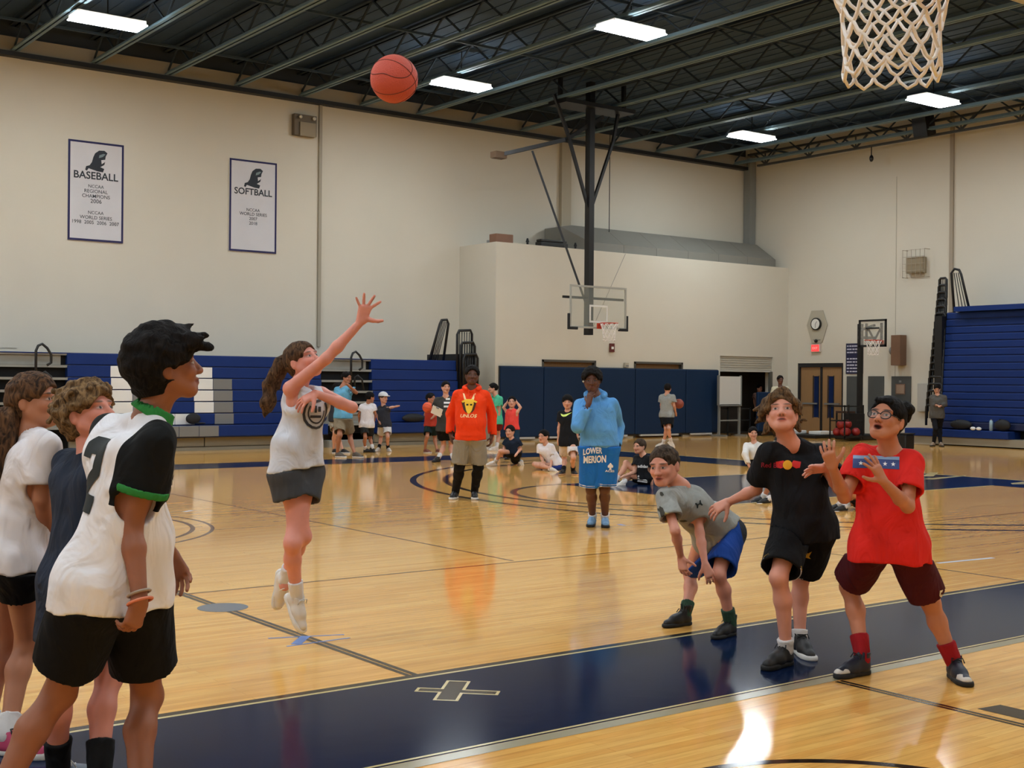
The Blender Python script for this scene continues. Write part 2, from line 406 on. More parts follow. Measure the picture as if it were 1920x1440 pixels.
# ------------------------------------------------------------------ ceiling with steel joists
ceiling = structure(part('ceiling', M_CEIL, None, (XB, YN, ZC), (XR, YW, ZC+.15)))
ZJ = 8.58
def joist_mesh():
    b = MB(); y0, y1 = YN, YW-.05
    for z, w in ((ZJ, .085), (ZC-.14, .10)):
        b.box((-w, y0, z), (-.012, y1, z+.025)).box((.012, y0, z), (w, y1, z+.025))
        b.box((-.03, y0, z), (-.012, y1, z+.09)).box((.012, y0, z), (.03, y1, z+.09))
    n = 22; st = (y1-y0)/n
    for i in range(n):
        ya = y0+i*st
        b.bar((0, ya, ZJ+.03), (0, ya+st/2, ZC-.1), .035); b.bar((0, ya+st/2, ZC-.1), (0, ya+st, ZJ+.03), .035)
    return b.mesh('joist')
jm = joist_mesh(); jm.materials.append(M_JOIST); jm.materials.append(mat('joist_painted_shade', (30, 44, 54), rough=.8))
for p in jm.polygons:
    if p.center.z > ZJ+.1: p.material_index = 1  # shade put into the colour of the joist above its lit bottom chord
JX = [9.47+1.715*k for k in range(-19, 13)]
for x in JX:
    if x > XR-.3 or x < XB+.2: continue
    o = bpy.data.objects.new('joist', jm); COL.objects.link(o); o.parent = ceiling; o.location = (x, 0, 0)
for k in range(7):                       # ribs of the roof deck and cross bridging
    y = 1+4.3*k
    MB().box((XB, y, ZC-.42), (XR, y+.05, ZC-.37)).build('bridging', mat('bridging_paint', (40, 58, 70), rough=.7), ceiling)
dk = MB()
for k in range(150): dk.box((XB+.05+k*.364, YN, ZC-.014), (XB+.18+k*.364, YW, ZC))
dk.build('deck_ribs', M_CEIL, ceiling)['kind'] = 'stuff'
# truss girder along the right wall
tr = MB(); xt = XR-.55; zb, zt = 8.46, 8.85
tb = structure(MB().box((xt-.05, YN, zb), (xt+.05, 27.6, zb+.06)).box((xt-.05, YN, zt), (xt+.05, 28.0, zt+.06)).build('trim_9', mat('truss_paint', (62, 64, 64), rough=.6)))
for k in range(18):
    y = 27.3-k*1.75
    wb = MB()
    wb.bar((xt, y, zb+.05), (xt, y-.42, zt), .045); wb.bar((xt, y, zb+.05), (xt, y+.42, zt), .045); wb.bar((xt, y, zb+.05), (xt, y, zt), .03)
    wb.build('truss_web', mat('truss_paint', 0), tb)
# ceiling fixtures, the whole grid of the hall
def lamp_material():
    m = bpy.data.materials.new('lamp_diffuser'); m.use_nodes = True; nt = m.node_tree
    for n in list(nt.nodes): nt.nodes.remove(n)
    e = nd(nt, 'ShaderNodeEmission'); o = nd(nt, 'ShaderNodeOutputMaterial'); e.inputs[0].default_value = LAMP_TINT; e.inputs[1].default_value = LAMP_POWER
    nt.links.new(e.outputs[0], o.inputs[0]); return m
M_LAMP = lamp_material(); M_LAMPBOX = mat('lamp_housing', (205, 205, 200), rough=.5)
ZL = 8.36
LX = {8.33: '', 16.55: '', 26.3: '', .1: '', -8.1: '', -16.3: ''}
LY = [24.15, 18.35, 12.5, 6.7, .9]
seen = {(8.33, 24.15): 'bright rectangular ceiling light fixture nearest the left edge, above the sports banners',
        (16.55, 24.15): 'bright rectangular ceiling light fixture just right of the flying basketball',
        (16.55, 18.35): 'bright rectangular ceiling light fixture highest in the picture, top centre',
        (26.3, 18.35): 'bright rectangular ceiling light fixture below the near hoop net, by the wall truss',
        (26.3, 24.15): 'bright rectangular ceiling light fixture farthest away, in front of the hall corner'}
dm = hm = None
for x in LX:
    for y in LY:
        e = empty('ceiling_light', (x, y, ZL), seen.get((x, y), 'rectangular ceiling light fixture in the overhead grid outside the picture'), 'light', 'ceiling light fixtures')
        if dm is None:
            dm = MB().box((-.68, -.29, 0), (.68, .29, .015)).mesh('diffuser'); dm.materials.append(M_LAMP)
            hm = MB().box((-.66, -.27, .015), (.66, .27, .10)).mesh('housing'); hm.materials.append(M_LAMPBOX)
            rm = MB().box((-.01, -.01, .12), (.01, .01, ZC-ZL)).mesh('hanger'); rm.materials.append(M_DARKMETAL)
        for nm, me in (('diffuser', dm), ('housing', hm), ('hanger', rm)):
            o = bpy.data.objects.new(nm, me); COL.objects.link(o); o.parent = e
# ================================================================== fixed things of the hall
M_BLUE = mat('royal_blue_plastic', (20, 46, 106), rough=.5, spec=.2, noise=.1, nscale=4)
M_BLUE_D = mat('navy_plastic_edge', (14, 28, 66), rough=.5)
M_WHITEP = mat('white_plastic', (226, 226, 222), rough=.45)
M_GREYP = mat('grey_plastic', (118, 118, 116), rough=.5)
M_TREAD = mat('grey_bleacher_tread', (140, 140, 134), rough=.6, noise=.1, nscale=6)
M_KICK = mat('beige_kick_board', (142, 136, 120), rough=.6, noise=.08, nscale=4)
M_VOID = mat('dark_gap', (14, 14, 16), rough=.9)

def rail_tube(name, pts, r, parent, m=None): return MB().tube(pts, r, 8).build(name, m or M_BLACK, parent, smooth=True)

# ---- bleachers folded against the left wall
def left_bleacher():
    yF = 26.22; z0, z1, n = .30, 2.08, 7; ph = (z1-z0)/n; sb = .035
    B = empty('folded_bleacher', (11, yF+.6, 0), 'long royal blue folded bleacher with a white block letter, along the left wall', 'bleacher')
    spans = [(1.0, 6.95), (8.32, 14.2), (15.55, 18.05)]; aisles = [(6.95, 8.32), (14.2, 15.55)]
    for a, b in spans:
        for k in range(n):
            y = yF+k*sb
            if k == 0: y = yF-.2
            MB().box((a+.01, y, z0+k*ph+.012), (b-.01, y+.30, z0+(k+1)*ph-.006)).build('seat_row', M_BLUE, B, bevel=.012)
            MB().box((a, y+.02, z0+k*ph-.006), (b, y+.3, z0+k*ph+.012)).build('row_gap', M_BLUE_D, B)
        # kick boards below the lowest row
        m = max(1, round((b-a)/2.6)); w = (b-a)/m
        for i in range(m):
            MB().box((a+i*w+.012, yF+.02, .09), (a+(i+1)*w-.012, yF+.12, z0-.02)).build('kick_board', M_KICK, B)
        MB().box((a, yF+.04, 0), (b, yF+.5, .075)).build('base_rail', M_KICK, B)
        MB().box((a, yF+.1, .0), (b, YW-.25, z0)).build('under_frame', M_VOID, B)
    MB().box((1.0, yF+.32, z0), (18.05, YW-.23, z1-.03)).build('core', M_VOID, B)
    MB().box((1.0, yF+n*sb, z1-.05), (18.05, YW-.22, z1)).build('top_deck', M_BLUE, B)
    for a, b in aisles:
        for k in range(n):
            z = z0+(k+1)*ph
            MB().box((a, yF+k*sb+.02, z-.055), (b+.08, yF+k*sb+.31, z-.005)).build('aisle_step', M_TREAD, B)
            if k in (n-2, 0): MB().box((a+.02, yF+k*sb+.1, z-.0), (b-.1, yF+k*sb+.14, z+ph-.06)).build('aisle_riser', M_TREAD, B)
            if k == n-1: MB().box((a, yF+k*sb-.0, z-.02), (b+.08, yF+k*sb+.3, z)).build('aisle_top', M_BLUE, B)
        MB().box((a, yF-.25, 0), (b-.2, yF+.1, .16)).build('aisle_block', M_TREAD, B)
        xm = (a+b)/2+.1; zz = z1-.3
        y = yF-.03
        rail_tube('aisle_handrail', [(xm-.1, y, z1-.75), (xm-.1, y, z1+.02), (xm-.06, y, z1+.12), (xm+.02, y, z1+.16), (xm+.12, y, z1+.08), (xm+.2, y, z1-.05), (xm+.2, y, z1-.22), (xm+.12, y, z1-.27)], .028, B)
        rail_tube('aisle_handrail', [(xm+.0, y, z1-.72), (xm+.0, y, z1-.45), (xm+.08, y, z1-.4), (xm+.2, y, z1-.5), (xm+.24, y, z1-.75)], .024, B)
    # the block letter: white modules with a grey drop shadow
    mod = .455; x0 = 9.22
    white = {5: range(0, 5), 4: (0, 4), 3: (0, 4), 2: (0, 4), 1: (0, 1, 2, 3)}
    grey = {4: (1, 2, 3, 5), 3: (1, 5), 2: (1, 5), 1: (5,), 0: (1, 2, 3, 4)}
    for tab, m, nm in ((white, M_WHITEP, 'white_seat_module'), (grey, M_GREYP, 'grey_seat_module')):
        for k, cols in tab.items():
            for c in cols:
                y = yF+k*sb if k else yF-.2
                MB().box((x0+c*mod+.004, y-.012, z0+k*ph+.014), (x0+(c+1)*mod-.004, y+.05, z0+(k+1)*ph-.008)).build(nm, m, B, bevel=.008)
    # end rails standing at the right end
    for i, (xa, xb, zt, dy) in enumerate(((17.72, 17.98, 3.12, .5), (18.05, 18.5, 2.86, .2), (18.08, 18.52, 2.55, .1), (18.10, 18.54, 2.25, .0))):
        y = yF+dy
        xl = xa-.33 if i == 0 else xa
        zb = 2.0 if i == 0 else 1.35
        rail_tube('end_rail', [(xl, y, zb), (xa, y, zt-.12), (xa+.05, y, zt-.02), (xb-.05, y, zt), (xb, y, zt-.1), (xb-(.16 if i == 0 else 0), y, zb)], .034, B)
        for q in range(1, 6):
            t = q/6; xx = xa+(xb-xa)*t
            rail_tube('end_rail_bar', [(xl+(xx-xa)-(0 if i else -.02), y+.01, zb), (xx, y+.01, zt-.05)], .012, B)
    MB().box((18.06, yF+.1, 0), (18.5, yF+1.6, 2.25)).build('end_panel', M_BLACK, B)
    return B
left_bleacher()

# ---- taller bleachers on the right wall
def right_bleacher():
    xF = 29.15; z0, z1, n = .62, 3.5, 15; ph = (z1-z0)/n; sb = .018
    ya, yb = 4.0, 20.05
    B = empty('tall_bleacher', (xF+.8, 14, 0), 'tall stack of folded blue bleacher rows filling the right wall', 'bleacher')
    for k in range(n):
        x = xF+k*sb
        MB().box((x, ya, z0+k*ph+.010), (x+.3, yb, z0+(k+1)*ph-.005)).build('seat_row', M_BLUE, B, bevel=.02)
        MB().box((x+.025, ya, z0+k*ph-.005), (x+.3, yb, z0+k*ph+.010)).build('row_gap', M_BLUE_D, B)
    MB().box((xF+.32, ya, 0), (XR-.03, yb, z1)).build('core', M_VOID, B)
    MB().box((xF+.05, ya, z1), (XR-.04, yb-.35, z1+.13)).build('top_rail', M_BLUE, B)
    MB().box((xF-.28, 17.9, .22), (xF+.3, yb+.9, .42)).build('front_bench', M_BLUE, B, bevel=.02)
    MB().box((xF-.02, ya, .44), (xF+.3, yb+.2, z0)).build('lower_row', M_BLUE_D, B, bevel=.02)
    MB().box((xF-.22, ya, .03), (xF+.3, yb+.9, .22)).build('kick_board', M_KICK, B)
    # black end frames of every row, the last ones standing free above
    for k in range(n+4):
        z = z0+k*ph*.98; x = xF+k*sb
        h = .42; y = yb+.42-k*.008
        y0 = yb-.02+k*.004
        rail_tube('end_rail', [(x, y0, z-.12), (x, y0, z+h-.04), (x, y0+.04, z+h), (x, y-.04, z+h), (x, y, z+h-.04), (x, y, z-.12)], .032, B)
        if k > 2:
            for q in range(1, 5): rail_tube('end_rail_bar', [(x+.01, y0+(y-y0)*q/5, z-.1), (x+.01, y0+(y-y0)*q/5, z+h-.03)], .011, B)
    MB().box((xF+.05, yb+.0, 0), (XR-.05, yb+.22, z1-.1)).build('end_panel', M_BLACK, B)
    rail_tube('tall_end_rail', [(xF+.4, 19.45, 3.5), (xF+.4, 19.72, 4.5), (xF+.4, 19.78, 4.62), (xF+.4, 19.92, 4.66), (xF+.4, 20.02, 4.55), (xF+.4, 19.88, 3.2)], .034, B)
    for q in range(1, 4): rail_tube('tall_end_rail_bar', [(xF+.4, 19.45+.10*q, 3.5), (xF+.4, 19.75+.06*q, 4.55)], .012, B)
    return B
right_bleacher()

# ---- blue wall pads
M_PAD = mat('navy_vinyl_pad', (14, 40, 70), rough=.55, spec=.25, noise=.08, nscale=2)
pads = [(19.6, 21.05), (21.05, 22.98), (22.98, 24.35), (24.35, 26.35), (26.35, 27.72)]
names = ['navy wall pad farthest left, beside the bleacher end', 'navy wall pad behind the boy with hands on head', 'navy wall pad behind the man in the blue hoodie', 'navy wall pad behind the walking player carrying a ball', 'navy wall pad farthest right, next to the whiteboard']
for (a, b), l in zip(pads, names):
    e = empty('wall_pad', ((a+b)/2, YB-.03, .1), l, 'wall pad', 'navy wall pads')
    MB().box((a+.008, YB-.11, .10), (b-.008, YB-.035, 1.97)).build('cushion', M_PAD, e, bevel=.03)
    MB().box((a, YB-.04, .06), (b, YB-.012, 1.98)).build('backing', mat('pad_backing', (60, 58, 54), rough=.7), e)
    MB().box((a+.2, YB-.12, .05), (b-.3, YB-.05, .1)).build('bottom_strip', mat('pad_strip', (178, 178, 174), rough=.5), e)
# loose rolling pad in front of the alcove
e = empty('rolling_pad', (29.3, YB-.5, 0), 'navy freestanding pad blocking the corner service opening', 'pad')
MB().box((28.95, YB-.55, .12), (29.9, YB-.45, 1.32)).build('cushion', M_PAD, e, bevel=.03); MB().box((28.95, YB-.62, .0), (29.9, YB-.38, .12)).build('foot', M_BLACK, e)

# ---- whiteboard stand
e = empty('whiteboard', (27.85, YB-.4, 0), 'white board on a grey easel stand beside the navy pads', 'whiteboard')
p = MB().box((27.40, YB-.42, .95), (28.32, YB-.38, 1.78)).build('board', mat('whiteboard_surface', (205, 204, 198), rough=.3), e)
for a, b in (((27.37, YB-.44, .92), (27.40, YB-.36, 1.81)), ((28.32, YB-.44, .92), (28.35, YB-.36, 1.81))): MB().box(a, b).build('side_frame', M_TRIMGREY, p)
for x in (27.43, 28.29): MB().box((x-.03, YB-.42, 0), (x+.03, YB-.36, .95)).build('leg', M_TRIMGREY, e); 
for x in (27.43, 28.29): MB().box((x-.04, YB-.7, 0), (x+.04, YB-.1, .05)).build('foot', M_TRIMGREY, e)
MB().box((27.43, YB-.41, .45), (28.29, YB-.37, .49)).build('crossbar', M_TRIMGREY, e)
MB().box((27.41, YB-.48, .9), (28.31, YB-.38, .93)).build('pen_tray', M_TRIMGREY, e)
e = empty('equipment_shelf', (28.3, YB-.0, 0), 'dark metal equipment shelf below and behind the whiteboard', 'shelf')
for z in (.08, .45, .8): MB().box((27.9, YB-.3, z), (28.9, YB+.02, z+.03)).build('shelf_board', M_DARKMETAL, e)
for x in (27.9, 28.86): MB().box((x, YB-.3, 0), (x+.04, YB-.26, .86)).build('post', M_DARKMETAL, e)

# ---- duct on top of the room, boxes up there
M_DUCT = mat('grey_duct', (128, 126, 118), rough=.55, noise=.06, nscale=2)
dz = WZ-.02
e = empty('air_duct', (26, YB+1, dz), 'long grey sheet-metal air duct lying on the corner room roof', 'duct')
yq = YB+.25
sec = [(yq, dz), (yq, dz+.28), (YB+1.05, dz+.82), (YW-.1, dz+.82), (YW-.1, dz)]
for k in range(6):
    xa = 22.9+k*1.28; xb = xa+1.27
    MB().prism([(xa, y, z) for y, z in sec], (xb-xa, 0, 0)).build('duct_section', M_DUCT, e)
MB().poly([(22.9, yq, dz), (22.9, yq, dz+.28), (22.9, YB+1.05, dz+.82), (22.9, YW-.1, dz+.82), (22.9, YW-.1, dz), (22.35, yq+.6, dz+.0), (22.35, yq+.6, dz+.72), (22.35, YW-.1, dz+.72), (22.35, YW-.1, dz)],
          [(0, 1, 2, 3, 4), (5, 8, 7, 6), (0, 5, 6, 1), (1, 6, 2), (2, 6, 7, 3), (3, 7, 8, 4), (0, 4, 8, 5)]).build('duct_end', M_DUCT, e)
MB().tube([(24.1, YB+.8, dz+.7), (24.1, YB+.8, Z_TOP+.3)], .012).build('hanger_rod', M_DARKMETAL, e)
e = tag(MB().box((19.72, YB+.3, WZ-.0), (20.28, YB+.62, WZ+.26)).build('cardboard_box', mat('brown_cardboard', (134, 98, 78), rough=.8, noise=.1, nscale=5), bevel=.01), 'brown cardboard box on the corner room roof edge', 'box')
e = empty('black_case', (21.4, YB+.7, WZ), 'black equipment case on the corner room roof', 'case')
MB().box((21.0, YB+.03, WZ), (21.95, YB+.28, WZ+.12)).build('case_body', M_BLACK, e, bevel=.02); MB().box((21.02, YB+.05, WZ+.125), (21.93, YB+.26, WZ+.19)).build('case_lid', M_BLACK, e, bevel=.02)
for k, (x, l) in enumerate(((20.62, 'small dark valve fitting between cardboard box and black case'), (22.28, 'small dark valve fitting right of the black case'))):
    tag(MB().tube([(x, YB+.12, WZ), (x, YB+.12, WZ+.08)], .03).tube([(x, YB+.12, WZ+.08), (x, YB+.12, WZ+.18)], [.05, .02]).build('pipe_valve', M_DARKMETAL), l, 'valve')
tag(MB().tube([(19.6, YB+.5, WZ), (19.6, YB+.5, WZ+.08)], .04).build('pipe_stub', M_GREYP), 'small grey pipe stub left of the cardboard box', 'pipe')

# ---- banners
M_BANNER = mat('white_banner_cloth', (206, 205, 208), rough=.8, noise=.03, nscale=3)
M_BNAVY = mat('navy_banner_ink', (38, 38, 84), rough=.8)
M_INK = mat('dark_print_ink', (44, 50, 58), rough=.8)
HEL = [(-.50, -.42), (-.42, -.46), (-.35, -.34), (.05, -.44), (.30, -.46), (.36, -.30), (.18, -.24), (.36, -.12), (.40, .02), (.24, -.1), (.22, .08), (.40, .12), (.42, .26), (.5, .42), (.36, .52), (.12, .5), (-.06, .36), (-.14, .18), (-.2, -.05), (-.3, -.2), (-.46, -.26)]
HEL2 = [(.16, .34), (.34, .42), (.42, .40), (.30, .28), (.14, .22)]
def banner(x0, x1, z0, z1, word, lines, label):
    e = empty('banner', ((x0+x1)/2, YW-.02, z0), label, 'banner', 'sports banners on the left wall')
    w = x1-x0; xc = (x0+x1)/2; y = YW-.03
    MB().box((x0, y, z0), (x1, YW-.005, z1)).build('banner_cloth', M_BANNER, e)
    b = .045
    for lo, hi in (((x0, z0), (x0+b, z1)), ((x1-b, z0), (x1, z1)), ((x0+b, z0), (x1-b, z0+b)), ((x0+b, z1-b), (x1-b, z1))):
        MB().box((lo[0], y-.004, lo[1]), (hi[0], y-.0005, hi[1])).build('border', M_BNAVY, e)
    u, v = (1, 0, 0), (0, 0, 1)
    def put(vf, zc, m, nm='lettering'): flat_print(nm, vf, (xc, y-.004, zc), u, v, m, e)
    put(fit_polys(*poly2(HEL), w=w*.40), z1-.42, M_INK, 'helmet_emblem')
    flat_print('helmet_plume', fit_polys(*poly2(HEL2), w=w*.12), (xc+.13, y-.007, z1-.30), u, v, mat('pale_ink', (120, 136, 138), rough=.8), e)
    put(fit_polys(*text_polys(word, bold=.02), w=w*.80), z1-.76, M_INK)
    for t, zc, ww in lines: put(fit_polys(*text_polys(t, bold=.005), w=w*ww), z0+zc, M_INK)
banner(8.95, 10.2, 4.63, 6.86, 'BASEBALL', [('NCCAA', 1.23, .28), ('REGIONAL', 1.12, .42), ('CHAMPIONS', 1.01, .5), ('2006', .90, .2), ('NCCAA', .64, .28), ('WORLD SERIES', .53, .58), ('1998  2005  2006  2007', .42, .84)], 'white BASEBALL banner with navy border and helmet emblem on the left wall')
banner(12.78, 14.02, 4.65, 6.87, 'SOFTBALL', [('NCCAA', 1.02, .28), ('WORLD SERIES', .92, .58), ('2007', .81, .17), ('2018', .70, .17)], 'white SOFTBALL banner with navy border and helmet emblem on the left wall')

# ---- wall devices
M_BEIGEBOX = mat('tan_metal_box', (148, 134, 108), rough=.6)
e = empty('emergency_light', (14.72, YW-.1, 7.6), 'tan emergency light box with two lamp heads high on the left wall', 'light')
MB().box((14.42, YW-.16, 7.62), (15.04, YW-.005, 8.14)).build('box', mat('dark_tan_box', (104, 92, 72), rough=.6), e, bevel=.01); MB().box((14.56, YW-.2, 7.60), (15.0, YW-.165, 7.95)).build('cover', M_BEIGEBOX, e, bevel=.01)
for x in (14.56, 14.94): MB().ball((x, YW-.22, 8.06), .045).build('lamp_head', mat('lamp_head_chrome', (210, 205, 190), rough=.3), e, smooth=True)
e = empty('wall_clock', (XR-.05, 25.61, 3.1), 'round wall clock inside a clear hexagonal guard above the exit sign', 'clock')
hexp = [(25.61+.40*a, 3.34+.5*b) for a, b in ((-.55, 1), (.55, 1), (1, .1), (.5, -1), (-.5, -1), (-1, .1))]
MB().prism([(XR-.012, y, z) for y, z in hexp], (-.02, 0, 0)).build('guard_plate', mat('guard_plate', (176, 170, 152), rough=.35), e)
MB().tube([(XR-.04, 25.61, 3.42), (XR-.10, 25.61, 3.42)], .19, 28).build('clock_rim', M_BLACK, e)
MB().tube([(XR-.10, 25.61, 3.42), (XR-.108, 25.61, 3.42)], .155, 28).build('clock_face', M_WHITEP, e)
MB().bar((XR-.112, 25.61, 3.42), (XR-.112, 25.55, 3.50), .012, .004, (1, 0, 0)).build('hour_hand', M_BLACK, e); MB().bar((XR-.115, 25.61, 3.42), (XR-.115, 25.61, 3.30), .01, .004, (1, 0, 0)).build('minute_hand', M_BLACK, e)
MB().box((XR-.045, 25.47, 2.92), (XR-.033, 25.75, 2.945)).build('guard_strap', M_GREYP, e)
e = empty('exit_sign', (XR-.06, 25.62, 2.55), 'small glowing red exit sign over the double doors', 'sign')
MB().box((XR-.09, 25.45, 2.56), (XR-.005, 25.79, 2.80)).build('sign_case', mat('exit_case', (210, 190, 180), rough=.5), e, bevel=.01)
MB().box((XR-.097, 25.475, 2.58), (XR-.092, 25.765, 2.78)).build('sign_face', mat('exit_glow', (235, 70, 70), rough=.5, emit=(255, 60, 60), estr=1.1), e)
flat_print('lettering', fit_polys(*text_polys('EXIT', bold=.01), w=.2), (XR-.099, 25.62, 2.68), (0, -1, 0), (0, 0, 1), mat('exit_letters', (255, 150, 140), rough=.5, emit=(255, 150, 140), estr=1.0), e)
MB().ball((XR-.06, 25.62, 2.9), .055).build('camera_dome', M_BLACK, e, smooth=True)
e = empty('scoreboard_horn', (XR-.1, 22.0, 4.6), 'tan loudspeaker box in a wire cage high on the right wall', 'speaker')
MB().box((XR-.2, 21.72, 4.75), (XR-.01, 22.28, 5.2)).build('speaker_box', M_BEIGEBOX, e, bevel=.01)
for k in range(6): MB().box((XR-.26, 21.62+k*.145, 4.62), (XR-.25, 21.63+k*.145, 5.42)).build('cage_wire', mat('cage_wire', (160, 148, 128), rough=.5), e)
for k in range(5): MB().box((XR-.26, 21.62, 4.62+k*.195), (XR-.25, 22.36, 4.63+k*.195)).build('cage_wire', mat('cage_wire', 0), e)
for y in (21.62, 22.35):
    for z in (4.63, 5.41): MB().box((XR-.26, y, z), (XR-.004, y+.012, z+.012)).build('cage_wire', mat('cage_wire', 0), e)
e = empty('wall_speaker', (XR-.15, 22.5, 2.1), 'narrow brown wooden loudspeaker on the right wall beside the bleachers', 'speaker')
MB().box((XR-.32, 22.36, 2.13), (XR-.02, 22.68, 3.0)).build('cabinet', mat('brown_speaker', (120, 88, 66), rough=.6, noise=.1), e, bevel=.01)
MB().cyl((XR-.2, 22.72, 2.55), (0, 1, 0), .11, .06).build('wall_bracket', M_GREYP, e)
# printed records sign
e = empty('records_sign', (XR-.03, 24.2, 1.9), 'navy sign with white lines of lettering behind the portable hoop pole', 'sign')
MB().box((XR-.03, 23.88, 1.89), (XR-.005, 24.50, 2.80)).build('sign_board', mat('sign_navy', (26, 28, 62), rough=.5), e)
for k, t in enumerate(('GYM RULES', 'NO FOOD OR', 'DRINK', 'NO SPITTING', 'NO HANGING', 'ON RIMS', 'SHOES', 'REQUIRED', 'THANK YOU')[:0]): pass
for k in range(9):
    if k == 3: continue
    w = (.44, .5, .46, 0, .52, .54, .5, .54, .52)[k]
    for j in range(5):
        ww = w/5*(.7+.25*((k*3+j*5) % 4)/3)
        MB().box((XR-.034, 24.46-j*w/5-ww, 2.70-k*.095), (XR-.031, 24.46-j*w/5, 2.74-k*.095)).build('print_line', mat('sign_white', (190, 190, 205), rough=.6), e)
# grey panels on the right wall
M_PANEL = mat('charcoal_felt_panel', (74, 76, 74), rough=.8, noise=.08, nscale=3)
for k, (y0, y1, l) in enumerate(((23.92, 24.46, 'charcoal wall panel nearest the double doors'), (23.13, 23.68, 'charcoal wall panel in the middle of three'), (22.2, 22.86, 'charcoal wall panel with a small framed notice'))):
    e = empty('wall_panel', (XR-.03, (y0+y1)/2, .5), l, 'panel', 'charcoal wall panels')
    MB().box((XR-.04, y0, .62), (XR-.005, y1, 1.82)).build('panel_board', M_PANEL, e, bevel=.006)
    if k == 2:
        MB().box((XR-.055, 22.38, 1.30), (XR-.042, 22.70, 1.60)).build('notice_frame', mat('notice_brown', (120, 92, 74), rough=.6), e)
        MB().box((XR-.058, 22.41, 1.33), (XR-.056, 22.67, 1.57)).build('notice_paper', mat('notice_paper', (156, 132, 112), rough=.7), e)
        MB().box((XR-.06, 22.5, 1.64), (XR-.042, 22.58, 1.70)).build('clip', M_GREYP, e)
e = empty('wall_cabinet', (XR-.05, 21.75, .9), 'white shallow wall cabinet at the bleacher end', 'cabinet')
MB().box((XR-.12, 21.55, .82), (XR-.005, 21.92, 1.62)).build('cabinet_body', mat('cabinet_white', (180, 178, 170), rough=.5), e, bevel=.01); MB().box((XR-.128, 21.58, .85), (XR-.122, 21.89, 1.59)).build('cabinet_door', mat('cabinet_white', 0), e)

# ---- double doors
d = empty('door_3', (XR+.1, (DY0+DY1)/2, 0)); d['kind'] = 'structure'
M_DFRAME = mat('dark_door_frame', (26, 26, 30), rough=.5)
MB().box((XR+.02, DY0, 0), (XR+.2, DY0+.07, DZ)).build('frame_post', M_DFRAME, d); MB().box((XR+.02, DY1-.07, 0), (XR+.2, DY1, DZ)).build('frame_post', M_DFRAME, d)
MB().box((XR+.02, DY0+.07, DZ-.12), (XR+.2, DY1-.07, DZ)).build('frame_head', M_DFRAME, d); ym = (DY0+DY1)/2
MB().box((XR+.06, ym-.04, 0), (XR+.16, ym+.04, DZ-.12)).build('mullion', M_DFRAME, d)
M_DOORW = mat('tan_door_wood', (150, 116, 78), rough=.45, noise=.12, nscale=5, stretch=(8, 8, .7))
for s, ya, yb_ in ((1, ym+.04, DY1-.07), (-1, DY0+.07, ym-.04)):
    l0, l1 = (ya+.07, ya+.27) if s > 0 else (yb_-.42, yb_-.22)
    q_ = MB().box((XR+.08, ya, 0), (XR+.13, l0, DZ-.12)).box((XR+.08, l1, 0), (XR+.13, yb_, DZ-.12)).box((XR+.08, l0, 0), (XR+.13, l1, .55)).box((XR+.08, l0, 1.82), (XR+.13, l1, DZ-.12)).build('door_leaf', M_DOORW, d)
    MB().box((XR+.10, l0, .55), (XR+.11, l1, 1.82)).build('pane', mat('door_glass', (30, 44, 84), rough=.12), q_)
    for a_, b__ in (((l0-.025, .53), (l0, 1.84)), ((l1, .53), (l1+.025, 1.84))): MB().box((XR+.07, a_[0], a_[1]), (XR+.085, b__[0], b__[1])).build('lite_trim', M_DFRAME, q_)
    MB().box((XR+.03, ya+.1, .95), (XR+.06, yb_-.1, 1.0)).build('push_bar', M_GREYP, q_)
MB().box((XR+.2, DY0, 0), (XR+.25, DY1, DZ)).build('backing', M_VOID, d)

# ---- far hoop hanging from the roof
M_GLASS = mat('backboard_glass', (190, 198, 190), rough=.15, alpha=.18)
M_ALU = mat('white_backboard_frame', (172, 172, 164), rough=.45)
M_RIM = mat('orange_rim', (196, 62, 40), rough=.4)
M_NET = mat('white_net_cord', (236, 230, 224), rough=.8)
def net(name, c, r0, r1, h, n, rows, parent, cr, seed=0, rag=.0):
    rs = random.Random(seed); c = np.array(c, float)
    def P(i, j):
        t = j/rows; r = r1+(r0-r1)*((1-t)**2.6)
        a = 2*math.pi*(i+.5*(j % 2))/n
        z = -h*t-(rag*rs_z[(i % n, j)] if j else 0)
        wob = 1+.04*rs_r[(i % n, j)] if j else 1
        return c+np.array((r*wob*math.cos(a), r*wob*math.sin(a), z))
    rs_z = {(i, j): rs.uniform(-1, 1) for i in range(n) for j in range(rows+1)}; rs_r = {(i, j): rs.uniform(-1, 1) for i in range(n) for j in range(rows+1)}
    b = MB()
    for i in range(n):
        for sgn in (0, 1):
            pts = []
            for j in range(rows+1):
                k = i+((j+1)//2 if sgn else -(j//2)) if True else i
                # zig-zag diagonals running round the basket
                idx = i+(j//2) if sgn else i-((j+1)//2)
                pts.append(P(idx % n, j))
            fine = []
            for a, q in zip(pts[:-1], pts[1:]):
                for s in (0, .5): 
                    m_ = a+(q-a)*s; m_[2] -= cr*1.6*math.sin(s*math.pi); fine.append(m_)
            fine.append(pts[-1]); b.tube(fine, cr, 6)
    for i in range(n):
        a, q = P(i, rows), P((i+1) % n, rows); m_ = (a+q)/2-np.array((0, 0, h*.13))
        b.tube([a, a*.72+m_*.28-np.array((0, 0, h*.03)), m_, q*.72+m_*.28-np.array((0, 0, h*.03)), q], cr, 6)
    return b.build(name, M_NET, parent, smooth=True)
